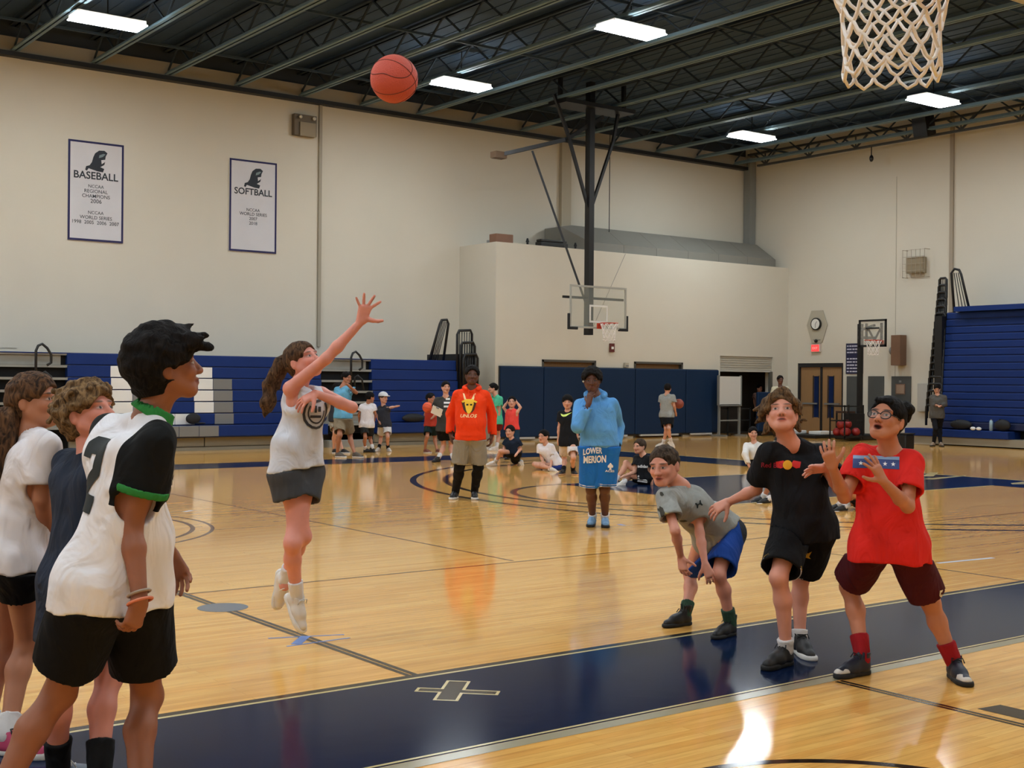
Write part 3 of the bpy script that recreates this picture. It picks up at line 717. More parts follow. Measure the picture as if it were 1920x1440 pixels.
def rim(c, parent, direction, r=.2285):
    c = np.array(c, float); d = np.array(direction, float)
    MB().tube([c+r*np.array((math.cos(t), math.sin(t), 0)) for t in np.linspace(0, 2*math.pi, 33)[:-1]], .009, 8, closed=True).build('rim', M_RIM, parent, smooth=True)
    b = MB(); s = np.array((-d[1], d[0], 0))
    b.obox(c-d*(r+.075)+np.array((0, 0, -.02)), d*.07, s*.06, np.array((0, 0, .012))); b.obox(c-d*(r+.14)+np.array((0, 0, -.06)), d*.012, s*.08, np.array((0, 0, .07)))
    b.bar(c-d*(r+.13)+s*.05+np.array((0, 0, -.1)), c-d*(r-.05)+s*.17, .014); b.bar(c-d*(r+.13)-s*.05+np.array((0, 0, -.1)), c-d*(r-.05)-s*.17, .014)
    b.build('rim_bracket', M_RIM, parent)
def backboard(x0, x1, z0, z1, yf, s, parent):
    """glass board facing the direction s (+1 or -1) along Y"""
    ya, yb_ = (yf, yf+.03) if s < 0 else (yf-.03, yf)
    MB().box((x0+.04, ya+.01, z0+.04), (x1-.04, ya+.02, z1-.04)).build('glass', M_GLASS, parent)
    for lo, hi in (((x0, z0), (x0+.05, z1)), ((x1-.05, z0), (x1, z1)), ((x0+.05, z0), (x1-.05, z0+.05)), ((x0+.05, z1-.05), (x1-.05, z1))):
        MB().box((lo[0], ya, lo[1]), (hi[0], yb_, hi[1])).build('board_frame', M_ALU, parent)
    xm = (x0+x1)/2
    y0_ = ya-.002 if s < 0 else yb_; y1_ = y0_+.002
    for lo, hi in (((xm-.305, z0+.15), (xm-.255, z0+.60)), ((xm+.255, z0+.15), (xm+.305, z0+.60)), ((xm-.255, z0+.55), (xm+.255, z0+.60)), ((xm-.255, z0+.15), (xm+.255, z0+.20))):
        MB().box((lo[0], y0_+(.008 if s < 0 else -.008), lo[1]), (hi[0], y1_+(.008 if s < 0 else -.008), hi[1])).build('target_square', M_WHITEP, parent)
    for xa, xb in ((x0-.04, x0+.25), (x1-.25, x1+.04)):
        MB().box((xa, ya-.02, z0-.04), (xb, yb_+.02, z0+.03)).build('edge_pad', M_DARKMETAL, parent, bevel=.01)
    for xa in (x0-.05, x1+.005): MB().box((xa, ya-.02, z0-.04), (xa+.045, yb_+.02, z0+.36)).build('edge_pad', M_DARKMETAL, parent, bevel=.01)
H = empty('suspended_hoop', (20.98, 24.4, 2.8), 'glass backboard hoop hanging from the roof on a long black mast', 'basketball hoop')
BX = 20.99; BY = 24.39
backboard(20.05, 21.93, 2.92, 4.0, BY, -1, H)
rim((BX, BY-.40, 3.05), H, (0, -1, 0)); net('net', (BX, BY-.40, 3.05), .225, .15, .40, 10, 4, H, .007)
MB().box((20.70, BY+.06, 2.76), (20.86, BY+.24, ZC-.1)).build('mast', M_BLACK, H)
MB().bar((20.78, BY+.15, 5.85), (20.05, BY+.15, 7.75), .07).build('brace', M_BLACK, H); MB().bar((20.78, BY+.15, 5.85), (21.55, BY+.15, 7.75), .07).build('brace', M_BLACK, H)
MB().bar((20.05, BY+.15, 7.75), (19.6, BY+.15, ZJ+.1), .07).build('brace', M_BLACK, H); MB().bar((21.55, BY+.15, 7.75), (21.75, BY+.15, ZJ+.1), .07).build('brace', M_BLACK, H)
MB().box((19.9, BY+.08, 3.66), (21.9, BY+.13, 3.72)).build('board_crossbar', M_BLACK, H)
a_ = on_y(1105, 588, BY+.25); b_2 = on_y(998, 283, BY+1.2); MB().bar(a_, b_2, .055).build('long_brace', M_BLACK, H)
c_1 = on_y(935, 291, BY+1.2); c_2 = on_y(1060, 262, BY+.2)
MB().bar(c_1, c_2, .09).build('top_arm', M_BLACK, H); MB().obox(c_1, (.17, 0, 0), (0, .12, 0), (0, 0, .08)).build('counterweight', mat('rust_box', (92, 72, 54), rough=.6), H)
MB().bar(c_2, (21.2, BY+.15, ZJ-.25), .09).build('top_arm', M_BLACK, H); MB().box((19.7, BY-.2, ZJ-.12), (22.0, BY+.5, ZJ-.02)).build('roof_frame', M_BLACK, H)
for x in (19.8, 21.9): MB().box((x-.04, BY+.1, ZJ-.1), (x+.04, BY+.2, ZC)).build('roof_post', M_BLACK, H)
MB().tube([(BX-.0, BY+.2, 3.0), (24.0, YB-.02, 5.2)], .006).build('cable', M_TRIMGREY, H)

# ---- near hoop, its net hanging into the top right corner
NH = empty('near_hoop', (3.87, 2.5, 2.6), 'near basketball hoop with white cord net hanging into the top right corner', 'basketball hoop')
nc = (3.90, 2.90, 3.04)
rim(nc, NH, (0, 1, 0)); net('net', nc, .225, .168, .33, 12, 6, NH, .0068, seed=4, rag=.012)
backboard(nc[0]-.915, nc[0]+.915, 2.9, 3.97, 2.52, 1, NH)
MB().box((nc[0]-.08, 2.2, 2.9), (nc[0]+.08, 2.36, ZC)).build('mast', M_BLACK, NH)
MB().box((nc[0]-.5, 2.36, 3.3), (nc[0]+.5, 2.49, 3.36)).build('board_crossbar', M_BLACK, NH)
MB().bar((nc[0], 2.28, 5.9), (nc[0]-.75, 2.28, ZJ), .07).build('brace', M_BLACK, NH); MB().bar((nc[0], 2.28, 5.9), (nc[0]+.75, 2.28, ZJ), .07).build('brace', M_BLACK, NH)

# ---- portable hoop by the right wall
PX_ = 29.3
pb = on_floor(1610, 823)
E_ = empty('portable_hoop', (29.6, 23.0, 0), 'portable basketball hoop on a black pole in front of the double doors', 'basketball hoop')
yp = on_x(1610, 700, 29.6)[1]
MB().box((29.1, yp-.45, 0), (30.3, yp+.45, .16)).build('base', M_BLACK, E_, bevel=.04)
MB().box((29.6, yp-.06, .12), (29.72, yp+.06, 3.3)).build('pole', M_BLACK, E_)
q0 = on_x(1610, 600, 29.0); q1 = on_x(1661, 650, 29.0)
yA, yB2, zA, zB = q0[1], q1[1], q1[2], q0[2]
def ybox(nm, m, a, b, x=29.0): return MB().box((x, min(a[0], b[0]), min(a[1], b[1])), (x+.04, max(a[0], b[0]), max(a[1], b[1]))).build(nm, m, E_)
for a, b in (((yA, zA), (yA-.05, zB)), ((yB2+.05, zA), (yB2, zB)), ((yA, zA), (yB2, zA+.06)), ((yA, zB-.05), (yB2, zB))): ybox('board_frame', M_BLACK, a, b)
MB().box((29.02, min(yA, yB2), zA), (29.03, max(yA, yB2), zB)).build('board_panel', mat('clear_acrylic', (190, 188, 178), rough=.2, alpha=.25), E_)
ym2 = (yA+yB2)/2
for dy in (-.25, .25): ybox('back_strut', M_DARKMETAL, (ym2+dy-.03, zA+.1), (ym2+dy+.03, zB-.1), 29.06)
ybox('target_bar', M_DARKMETAL, (ym2-.22, zA+.5), (ym2+.22, zA+.54), 28.99)
MB().bar((29.1, ym2+.2, zA+.5), (29.1, ym2, zA+.18), .04).build('back_strut', M_DARKMETAL, E_); MB().bar((29.1, ym2-.2, zA+.5), (29.1, ym2, zA+.18), .04).build('back_strut', M_DARKMETAL, E_)
MB().bar((29.1, ym2, zA+.25), (29.6, yp, zA+.3), .08).build('extension_arm', M_BLACK, E_); MB().bar((29.1, ym2, zA+.6), (29.6, yp, zA+.5), .06).build('extension_arm', M_BLACK, E_)
rr_ = (28.70, ym2-.35, zA+.17)
rim((28.72, ym2-.25, zA+.17), E_, (-1, 0, 0)); net('net', (28.72, ym2-.25, zA+.17), .22, .15, .36, 8, 3, E_, .006)
MB().box((29.4, yp-.3, .16), (29.5, yp+.3, .75)).build('wheel_guard', M_BLACK, E_)

# ---- clutter at the right side: cart, mats, bags, bottles
e = empty('ball_cart', (28.6, 22.9, 0), 'dark rolling cart with red balls near the portable hoop', 'cart')
cp = on_floor(1625, 822); cy = cp[1]
for dx in (0, .8):
    for dy in (0, .5): MB().box((28.2+dx, 22.4+dy, .05), (28.23+dx, 22.43+dy, 1.0)).build('cart_post', M_BLACK, e)
for z in (.12, .55, .95):
    MB().box((28.2, 22.4, z), (29.03, 22.43, z+.03)).build('cart_rail', M_BLACK, e); MB().box((28.2, 22.9, z), (29.03, 22.93, z+.03)).build('cart_rail', M_BLACK, e); MB().box((28.2, 22.4, z), (28.23, 22.93, z+.03)).build('cart_rail', M_BLACK, e)
MB().box((28.2, 22.4, .1), (29.03, 22.93, .12)).build('cart_floor', M_BLACK, e)
M_REDBALL = mat('dark_red_ball', (150, 34, 30), rough=.5)
for k, (dx, dy, z) in enumerate(((.15, .14, .25), (.15, .38, .25), (.4, .25, .25), (.66, .14, .25), (.16, .26, .46), (.5, .3, .46))):
    tag(MB().ball((28.2+dx, 22.4+dy, z), .12).build('red_ball', M_REDBALL, smooth=True), 'dark red ball lying in the rolling cart', 'ball', 'red balls in the cart')
def bag(c, r, m, label, cat='bag'):
    e = empty('sports_bag', (c[0], c[1], c[2]), label, cat, 'bags left by the bleachers')
    MB().ball((c[0], c[1], c[2]+r[2]), r, 18, 12).build('bag_body', m, e, smooth=True)
    pts = [(c[0]+r[0]*.7*math.cos(t), c[1]+r[1]*.3, c[2]+r[2]*1.4+r[2]*.55*math.sin(t)) for t in np.linspace(0, math.pi, 9)]
    MB().tube(pts, .015).build('strap', M_BLACK, e, smooth=True)
M_BAGBLACK = mat('black_nylon', (16, 17, 20), rough=.7, bump=.3, bscale=12)
M_BAGBLUE = mat('blue_nylon', (36, 66, 120), rough=.7)
zrow = .605
bx = on_x(1800, 800, 29.0); bag((28.98, 19.3, .425), (.1, .32, .13), M_BAGBLACK, 'black bag with white shoe on the right bleacher bench behind the standing woman')
bag((28.98, 18.12, .425), (.1, .22, .15), M_BAGBLACK, 'black bag on the right bleacher bench next to the water bottle')
e = empty('white_shoe', (28.94, 19.15, .43), 'pair of white shoes lying before the black bag on the right bleacher', 'shoe')
for s in (0, .14): MB().ball((28.875, 18.72+s*1.2, .470), (.045, .075, .045)).build('shoe_body', M_WHITEP, e, smooth=True)
e = empty('water_bottle', (28.95, 18.42, .42), 'pale blue water bottle standing on the right bleacher bench', 'bottle')
MB().tube([(28.95, 18.42, .422), (28.95, 18.42, .66), (28.95, 18.42, .69)], [.045, .045, .03], 16).build('bottle_body', mat('pale_blue_bottle', (150, 180, 196), rough=.3), e, smooth=True); MB().tube([(28.95, 18.42, .69), (28.95, 18.42, .72)], .022, 12).build('bottle_cap', M_GREYP, e)
tz = on_floor(1690, 842)
e = empty('black_bin', (tz[0], tz[1], 0), 'black open-top bin on the floor behind the boy in red', 'bin')
MB().box((tz[0]-.1, tz[1]-.2, .0), (tz[0]+.25, tz[1]+.15, .36)).build('bin_body', M_BLACK, e, bevel=.03); MB().box((tz[0]-.11, tz[1]-.21, .362), (tz[0]+.26, tz[1]+.16, .39)).build('bin_rim', M_DARKMETAL, e)
w0 = on_floor(1560, 822)
e = empty('gym_mat', (29.6, 24.6, 0), 'dark folded mat with white pad on the floor by the double doors', 'mat')
MB().box((28.9, 24.0, 0), (30.2, 25.6, .1)).build('mat_base', M_BLACK, e, bevel=.02); MB().box((29.0, 24.9, .102), (29.6, 25.5, .2)).build('white_pad', M_WHITEP, e, bevel=.02); MB().box((29.2, 24.05, .102), (29.9, 24.5, .2)).build('white_pad', M_WHITEP, e, bevel=.02)
e = empty('wooden_chair', (30.5, 24.2, 0), 'brown chair standing by the doors left of the ball cart', 'chair')
MB().box((30.3, 24.0, .72), (30.7, 24.4, .78)).build('seat', mat('chair_brown', (70, 46, 34), rough=.6), e)
for dx in (0, .36):
    for dy in (0, .36): MB().box((30.3+dx, 24.0+dy, 0), (30.34+dx, 24.04+dy, .72)).build('leg', M_BLACK, e)
MB().box((30.345, 24.005, .2), (30.65, 24.03, .7)).build('front_panel', M_GREYP, e)
# cap and bags on the left bleacher
e = empty('baseball_hat', (10.95, 26.1, .57), 'black cap lying on the lowest row of the left bleacher', 'cap')
MB().ball((10.95, 26.13, .70), (.17, .04, .12), 18, 10).build('cap_crown', M_BAGBLACK, e, smooth=True); MB().ball((11.12, 26.12, .60), (.12, .04, .02)).build('cap_brim', M_BAGBLACK, e, smooth=True)
bag((13.98, 26.08, .56), (.2, .06, .13), mat('navy_bag', (26, 36, 74), rough=.7), 'navy bag with white patch on the bleacher beside the man in the polo')
bag((16.55, 26.08, .56), (.33, .06, .1), M_BAGBLACK, 'black bag on the blue row behind the boy in the cap')
tag(MB().ball((17.15, 26.12, .605), (.2, .04, .045)).build('blue_towel', M_BAGBLUE, smooth=True), 'light blue towel on the blue row right of the black bag', 'towel')
# small fittings on the room front
e = empty('fire_alarm', (23.55, YB-.03, 2.45), 'small red and white fire alarm below the hanging hoop', 'alarm')
MB().box((23.44, YB-.05, 2.42), (23.60, YB-.002, 2.66)).build('alarm_body', mat('alarm_red', (92, 40, 36), rough=.5), e); MB().box((23.48, YB-.06, 2.5), (23.56, YB-.051, 2.57)).build('alarm_strobe', M_WHITEP, e)
e = empty('wall_dispenser', (24.05, YB-.03, 1.98), 'small pale box on the wall just above the navy pads', 'box')
MB().box((23.98, YB-.08, 1.99), (24.12, YB-.002, 2.13)).build('dispenser_body', mat('dispenser_white', (176, 168, 150), rough=.5), e, bevel=.01); MB().box((24.0, YB-.085, 2.02), (24.1, YB-.081, 2.06)).build('dispenser_slot', M_GREYP, e)
# dark item hanging from the truss
tag(MB().tube([(XR-.6, 23.2, 8.46), (XR-.6, 23.2, 8.2)], .015).ball((XR-.6, 23.2, 8.12), (.06, .06, .1)).build('hanging_hook', M_BLACK, smooth=True), 'small dark hook hanging below the wall truss', 'hook')
e = empty('roof_speaker', (XR-.75, 21.4, 8.35), 'dark loudspeaker fixed to the wall truss near the far light', 'speaker')
MB().obox((XR-.8, 21.3, 8.72), (.2, 0, .05), (0, .22, 0), (-.06, 0, .26)).build('speaker_body', M_BLACK, e); MB().box((XR-.62, 21.26, 8.7), (XR-.5, 21.34, 8.76)).build('speaker_bracket', M_BLACK, e)
# ---- the ball in the air
def basketball(c, r, label, m=None, name='basketball', parent_tag='ball'):
    e = empty(name, c, label, 'ball')
    MB().ball(c, r, 40, 24).build('ball_skin', m or mat('orange_ball_leather', (196, 80, 62), rough=.65, bump=.5, bscale=160, noise=.12, nscale=6), e, smooth=True)
    c = np.array(c, float); ax = [np.array(v, float)/np.linalg.norm(v) for v in ((.6, .2, .75), (.5, -.8, -.2))]; ax.append(np.cross(ax[0], ax[1])); ax[1] = np.cross(ax[2], ax[0]); ax[1] /= np.linalg.norm(ax[1]); ax[2] = np.cross(ax[0], ax[1])
    for i in range(2):
        u, v = ax[i], ax[(i+1) % 3]
        MB().tube([c+r*1.0*(u*math.cos(t)+v*math.sin(t)) for t in np.linspace(0, 2*math.pi, 41)[:-1]], r*.02, 6, closed=True).build('ball_seam', mat('ball_seam', (110, 44, 34), rough=.7), e, smooth=True)
    for s in (-1, 1):
        MB().tube([c+r*(ax[2]*s*(.6+.18*math.cos(2*t))+ (1-(.6+.18*math.cos(2*t))**2)**.5*(ax[0]*math.cos(t)+ax[1]*math.sin(t))) for t in np.linspace(0, 2*math.pi, 41)[:-1]], r*.02, 6, closed=True).build('ball_seam', mat('ball_seam', 0), e, smooth=True)
    return e
basketball(tuple(at(739, 148, 6.5)), .122, 'orange basketball flying through the air towards the near hoop')
# ================================================================== organic shapes: distance fields turned into meshes
def unit(v):
    v = np.asarray(v, float); n = np.linalg.norm(v); return v/n if n > 1e-9 else v
class Shape:
    """a list of operations on a signed distance field"""
    def __init__(s): s.ops = []; s.lo = np.full(3, 1e9); s.hi = np.full(3, -1e9)
    def _b(s, p, r):
        p = np.asarray(p, float); s.lo = np.minimum(s.lo, p-r); s.hi = np.maximum(s.hi, p+r)
    def cone(s, a, b, ra, rb=None, k=.02, flat=0, sub=False):
        rb = ra if rb is None else rb; a = np.asarray(a, float); b = np.asarray(b, float); r = max(ra, rb)
        lo = np.minimum(a, b)-r; hi = np.maximum(a, b)+r
        if not sub: s._b(lo, 0); s._b(hi, 0)
        s.ops.append(('cone', lo, hi, (a, b, ra, rb, flat), k, sub)); return s
    def ell(s, c, r, ax=None, k=.02, sub=False):
        c = np.asarray(c, float); r = np.asarray(r if hasattr(r, '__len__') else (r, r, r), float)
        M = np.eye(3) if ax is None else np.asarray(ax, float)
        e = np.sqrt(((M*r[:, None])**2).sum(0)); lo, hi = c-e, c+e
        if not sub: s._b(lo, 0); s._b(hi, 0)
        s.ops.append(('ell', lo, hi, (c, r, M), k, sub)); return s
    def box(s, c, r, ax=None, rnd=.01, k=.01, sub=False):
        c = np.asarray(c, float); r = np.asarray(r, float); M = np.eye(3) if ax is None else np.asarray(ax, float)
        e = np.abs(M*r[:, None]).sum(0); lo, hi = c-e, c+e
        if not sub: s._b(lo, 0); s._b(hi, 0)
        s.ops.append(('box', lo, hi, (c, r, M, rnd), k, sub)); return s
    def cut(s, p, n): s.ops.append(('cut', None, None, (np.asarray(p, float), unit(n)), 0, False)); return s
    def noise(s, amp, freq, seed=0, stretch=(1, 1, 1)): s.ops.append(('noise', None, None, (amp, freq, seed, np.asarray(stretch, float)), 0, False)); return s
    def inflate(s, d): s.ops.append(('infl', None, None, d, 0, False)); return s
    def field(s, lo, hi, h):
        n = np.maximum(((hi-lo)/h).astype(int)+1, 3)
        ax = [lo[i]+h*np.arange(n[i]) for i in range(3)]
        D = np.full(tuple(n), .25, np.float32)
        for kind, blo, bhi, prm, k, sub in s.ops:
            if blo is not None:
                m = k+.03
                i0 = np.clip(np.floor((blo-m-lo)/h).astype(int), 0, n); i1 = np.clip(np.ceil((bhi+m-lo)/h).astype(int)+1, 0, n)
                if (i1 <= i0).any(): continue
                sl = tuple(slice(a, b) for a, b in zip(i0, i1))
            else: sl = (slice(None),)*3
            X, Y, Z = np.meshgrid(*[ax[i][sl[i]].astype(np.float32) for i in range(3)], indexing='ij', sparse=True)
            A = D[sl]
            if kind == 'cut':
                p, nn = prm; D = np.maximum(D, (X-p[0])*nn[0]+(Y-p[1])*nn[1]+(Z-p[2])*nn[2]).astype(np.float32); continue
            if kind == 'hemcut':
                p, nn, ax_, rr = prm; pl = (X-p[0])*nn[0]+(Y-p[1])*nn[1]+(Z-p[2])*nn[2]; t = (X-ax_[0])*nn[0]+(Y-ax_[1])*nn[1]+(Z-ax_[2])*nn[2]
                rad = np.sqrt((X-ax_[0]-t*nn[0])**2+(Y-ax_[1]-t*nn[1])**2+(Z-ax_[2]-t*nn[2])**2)-rr
                D = np.maximum(D, -np.maximum(pl, rad)).astype(np.float32); continue
            if kind == 'infl': D = D-np.float32(prm); continue
            if kind == 'noise':
                amp, fr, seed, st = prm; rs = np.random.RandomState(seed); N = 0
                for q in range(5):
                    d = unit(rs.normal(size=3))*st*fr*(1+.45*q); d2 = unit(rs.normal(size=3))*st*fr*.6; ph = rs.uniform(0, 6.3, 2)
                    N = N+np.sin(X*d[0]+Y*d[1]+Z*d[2]+ph[0]+1.5*np.sin(X*d2[0]+Y*d2[1]+Z*d2[2]+ph[1]))/(1+.45*q)
                near = np.abs(D) < .06
                D = np.where(near, D+amp*.45*N, D).astype(np.float32); continue
            if kind == 'cone':
                a, b, ra, rb, flat = prm; d = b-a; L2 = max(float(d@d), 1e-9)
                px, py, pz = X-a[0], Y-a[1], Z-a[2]
                tt = (px*d[0]+py*d[1]+pz*d[2])/L2; t = np.clip(tt, 0, 1)
                v = np.sqrt((px-t*d[0])**2+(py-t*d[1])**2+(pz-t*d[2])**2)-(ra+(rb-ra)*t)
                L = math.sqrt(L2)
                if flat & 1: v = np.maximum(v, (tt-1)*L)
                if flat & 2: v = np.maximum(v, -tt*L)
            elif kind == 'ell':
                c, r, M = prm; q = [((X-c[0])*M[i][0]+(Y-c[1])*M[i][1]+(Z-c[2])*M[i][2]) for i in range(3)]
                k0 = np.sqrt(sum((q[i]/r[i])**2 for i in range(3))); k1 = np.sqrt(sum((q[i]/r[i]**2)**2 for i in range(3)))
                v = k0*(k0-1)/np.maximum(k1, 1e-4)
            else:
                c, r, M, rnd = prm; q = [np.abs((X-c[0])*M[i][0]+(Y-c[1])*M[i][1]+(Z-c[2])*M[i][2])-(r[i]-rnd) for i in range(3)]
                v = np.sqrt(sum(np.maximum(x, 0)**2 for x in q))+np.minimum(np.maximum(np.maximum(q[0], q[1]), q[2]), 0)-rnd
            if sub:
                v = -v; hh = np.maximum(k-np.abs(A-v), 0)/max(k, 1e-6); D[sl] = np.maximum(A, v)+hh*hh*k*.25
            else:
                hh = np.maximum(k-np.abs(A-v), 0)/max(k, 1e-6); D[sl] = np.minimum(A, v)-hh*hh*k*.25
        return D
    def verts(s, h, lo=None, hi=None):
        lo = (s.lo-.03) if lo is None else np.asarray(lo, float); hi = (s.hi+.03) if hi is None else np.asarray(hi, float)
        D = s.field(lo, hi, h); return nets(D, lo, h)
def nets(D, lo, h):
    n = D.shape; I = D < 0
    nc = tuple(k-1 for k in n)
    cnt = np.zeros(nc, np.int8)
    for i in (0, 1):
        for j in (0, 1):
            for k in (0, 1): cnt += I[i:nc[0]+i, j:nc[1]+j, k:nc[2]+k]
    act = np.argwhere((cnt > 0) & (cnt < 8))
    if len(act) == 0: return np.zeros((0, 3)), np.zeros((0, 4), int)
    idx = np.full(nc, -1, np.int64); idx[tuple(act.T)] = np.arange(len(act))
    S = np.zeros((len(act), 3)); C = np.zeros(len(act))
    cor = [(i, j, k) for i in (0, 1) for j in (0, 1) for k in (0, 1)]
    val = {c: D[act[:, 0]+c[0], act[:, 1]+c[1], act[:, 2]+c[2]] for c in cor}
    for c in cor:
        for a in range(3):
            if c[a]: continue
            d = list(c); d[a] = 1; d = tuple(d); u, v = val[c], val[d]; m = (u < 0) != (v < 0)
            t = np.where(m, u/np.where(m, u-v, 1), 0)
            p = np.tile(np.array(c, float), (len(act), 1)); p[:, a] = t
            S += p*m[:, None]; C += m
    V = lo+(act+S/C[:, None])*h
    F = []
    for a in range(3):
        b, c = (a+1) % 3, (a+2) % 3
        s0 = [slice(None)]*3; s1 = [slice(None)]*3; s0[a] = slice(0, n[a]-1); s1[a] = slice(1, n[a])
        for q in (b, c): s0[q] = slice(1, n[q]-1); s1[q] = slice(1, n[q]-1)
        A, B = I[tuple(s0)], I[tuple(s1)]
        e = np.argwhere(A != B)
        if len(e) == 0: continue
        fl = A[tuple(e.T)]
        e = e.copy(); e[:, b] += 1; e[:, c] += 1
        def g(db, dc):
            q = e.copy(); q[:, b] += db; q[:, c] += dc; return idx[tuple(q.T)]
        q = np.stack([g(-1, -1), g(0, -1), g(0, 0), g(-1, 0)], 1)
        q[~fl] = q[~fl][:, ::-1]
        F.append(q)
    return V, np.concatenate(F)
def np_mesh(name, V, F, smooth=True):
    me = bpy.data.meshes.new(name); me.vertices.add(len(V)); me.vertices.foreach_set('co', np.asarray(V, np.float32).ravel())
    nf = len(F); me.loops.add(nf*4); me.polygons.add(nf)
    me.loops.foreach_set('vertex_index', np.asarray(F, np.int32).ravel())
    me.polygons.foreach_set('loop_start', np.arange(0, nf*4, 4, dtype=np.int32))
    me.polygons.foreach_set('use_smooth', np.ones(nf, bool) if smooth else np.zeros(nf, bool))
    me.update(calc_edges=True); return me
def sdf_obj(name, shape, h, m, parent, attr=None):
    V, F = shape.verts(h)
    if len(V) == 0: return None, (V, F)
    me = np_mesh(name, V, F)
    if attr is not None:
        for k, fn in attr.items():
            a = me.attributes.new(k, 'FLOAT', 'POINT'); a.data.foreach_set('value', np.asarray(fn(V), np.float32))
    return link(name, me, m, parent), (V, F)
def bvh_of(vf): return BVHTree.FromPolygons([tuple(v) for v in vf[0]], [tuple(f) for f in vf[1]])

# ------------------------------------------------------------------ skin: eyes, brows and lips are coloured in head space
def skin(name, col, lip=None, brow=(40, 28, 22), iris=(60, 40, 28), mouth=0.0, white=.5):
    if name in MATS: return MATS[name]
    m = bpy.data.materials.new(name); m.use_nodes = True; MATS[name] = m; nt = m.node_tree; b = nt.nodes['Principled BSDF']; L = nt.links.new
    c = lin(col); b.inputs['Roughness'].default_value = .52; b.inputs['Specular IOR Level'].default_value = .4
    b.inputs['Subsurface Weight'].default_value = .0
    at_ = nd(nt, 'ShaderNodeAttribute', attribute_name='hl'); sp = nd(nt, 'ShaderNodeSeparateXYZ'); L(at_.outputs['Vector'], sp.inputs[0])
    def mth(op, a, b_=None, c_=None):
        n = nd(nt, 'ShaderNodeMath', operation=op)
        for i, v in enumerate((a, b_, c_)):
            if v is None: continue
            if isinstance(v, (int, float)): n.inputs[i].default_value = v
            else: L(v, n.inputs[i])
        return n.outputs[0]
    x, y, z = sp.outputs; ax = mth('ABSOLUTE', x)
    def ellm(cx, cz, rx, rz, soft=.15):     # 1 inside an ellipse on the face
        u = mth('DIVIDE', mth('SUBTRACT', ax if cx else x, cx), rx); w = mth('DIVIDE', mth('SUBTRACT', z, cz), rz)
        d = mth('SQRT', mth('ADD', mth('MULTIPLY', u, u), mth('MULTIPLY', w, w)))
        n = nd(nt, 'ShaderNodeMapRange'); n.clamp = True; L(d, n.inputs[0]); n.inputs[1].default_value = 1-soft; n.inputs[2].default_value = 1+soft; n.inputs[3].default_value = 1; n.inputs[4].default_value = 0
        return mth('MULTIPLY', n.outputs[0], mth('GREATER_THAN', y, .05))
    tc = nd(nt, 'ShaderNodeTexCoord'); no = nd(nt, 'ShaderNodeTexNoise'); no.inputs['Scale'].default_value = 14; L(tc.outputs['Object'], no.inputs['Vector'])
    mx = nd(nt, 'ShaderNodeMix', data_type='RGBA'); mx.inputs[6].default_value = (c[0]*.9, c[1]*.86, c[2]*.84, 1); mx.inputs[7].default_value = (min(1, c[0]*1.08), c[1]*1.06, c[2]*1.05, 1); L(no.outputs['Fac'], mx.inputs[0])
    cur = mx.outputs[2]
    def lay(mask, colr):
        nonlocal cur
        q = nd(nt, 'ShaderNodeMix', data_type='RGBA'); L(mask, q.inputs[0]); L(cur, q.inputs[6]); q.inputs[7].default_value = (*colr, 1); cur = q.outputs[2]
    lc = lin(lip or tuple(int(v*f) for v, f in zip(col, (.84, .62, .6)))); dark = lin((58, 26, 24))
    lay(mth('MULTIPLY', ellm(.040, -.030, .022, .02, .9), .35), (min(1, c[0]*1.05), c[1]*.78, c[2]*.75))
    lay(ellm(0, -.0645, .025, .0105+mouth*.35, .2), lc)
    lay(ellm(0, -.0645, .022-.004*(mouth > 0), .0016+mouth*.5, .3), dark)
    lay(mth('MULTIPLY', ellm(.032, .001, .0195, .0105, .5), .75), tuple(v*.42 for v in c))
    lay(ellm(.032, -.0015, .0135, .0052, .15), tuple(white*v+.25*w_ for v, w_ in zip(lin((205, 198, 192)), c)))
    lay(ellm(.032, -.0008, .0066, .0062, .1), lin(iris))
    lay(ellm(.032, -.0005, .0034, .0036, .1), (.005, .005, .005))
    lay(mth('MULTIPLY', ellm(.033, .0225, .0205, .0046, .35), .9), lin(brow))
    lay(ellm(.0085, -.0425, .0042, .0028, .4), tuple(v*.35 for v in c))
    L(cur, b.inputs['Base Color'])
    return m
def hair_mat(name, col, hi=None):
    if name in MATS: return MATS[name]
    m = bpy.data.materials.new(name); m.use_nodes = True; MATS[name] = m; nt = m.node_tree; b = nt.nodes['Principled BSDF']; L = nt.links.new
    c = lin(col); h = lin(hi or tuple(min(255, int(v*1.5)+8) for v in col))
    tc = nd(nt, 'ShaderNodeTexCoord'); mp = nd(nt, 'ShaderNodeMapping'); mp.inputs['Scale'].default_value = (1, 1, .35); L(tc.outputs['Object'], mp.inputs[0])
    n = nd(nt, 'ShaderNodeTexNoise'); n.inputs['Scale'].default_value = 55; n.inputs['Detail'].default_value = 5; n.inputs['Distortion'].default_value = 1.2; L(mp.outputs[0], n.inputs['Vector'])
    r = nd(nt, 'ShaderNodeValToRGB'); r.color_ramp.elements[0].position = .35; r.color_ramp.elements[0].color = (*[v*.55 for v in c], 1); r.color_ramp.elements[1].position = .7; r.color_ramp.elements[1].color = (*h, 1)
    L(n.outputs['Fac'], r.inputs[0]); L(r.outputs[0], b.inputs['Base Color'])
    bp = nd(nt, 'ShaderNodeBump'); bp.inputs['Strength'].default_value = .8; bp.inputs['Distance'].default_value = .012; L(n.outputs['Fac'], bp.inputs['Height']); L(bp.outputs[0], b.inputs['Normal'])
    b.inputs['Roughness'].default_value = .7; b.inputs['Specular IOR Level'].default_value = .12
    return m
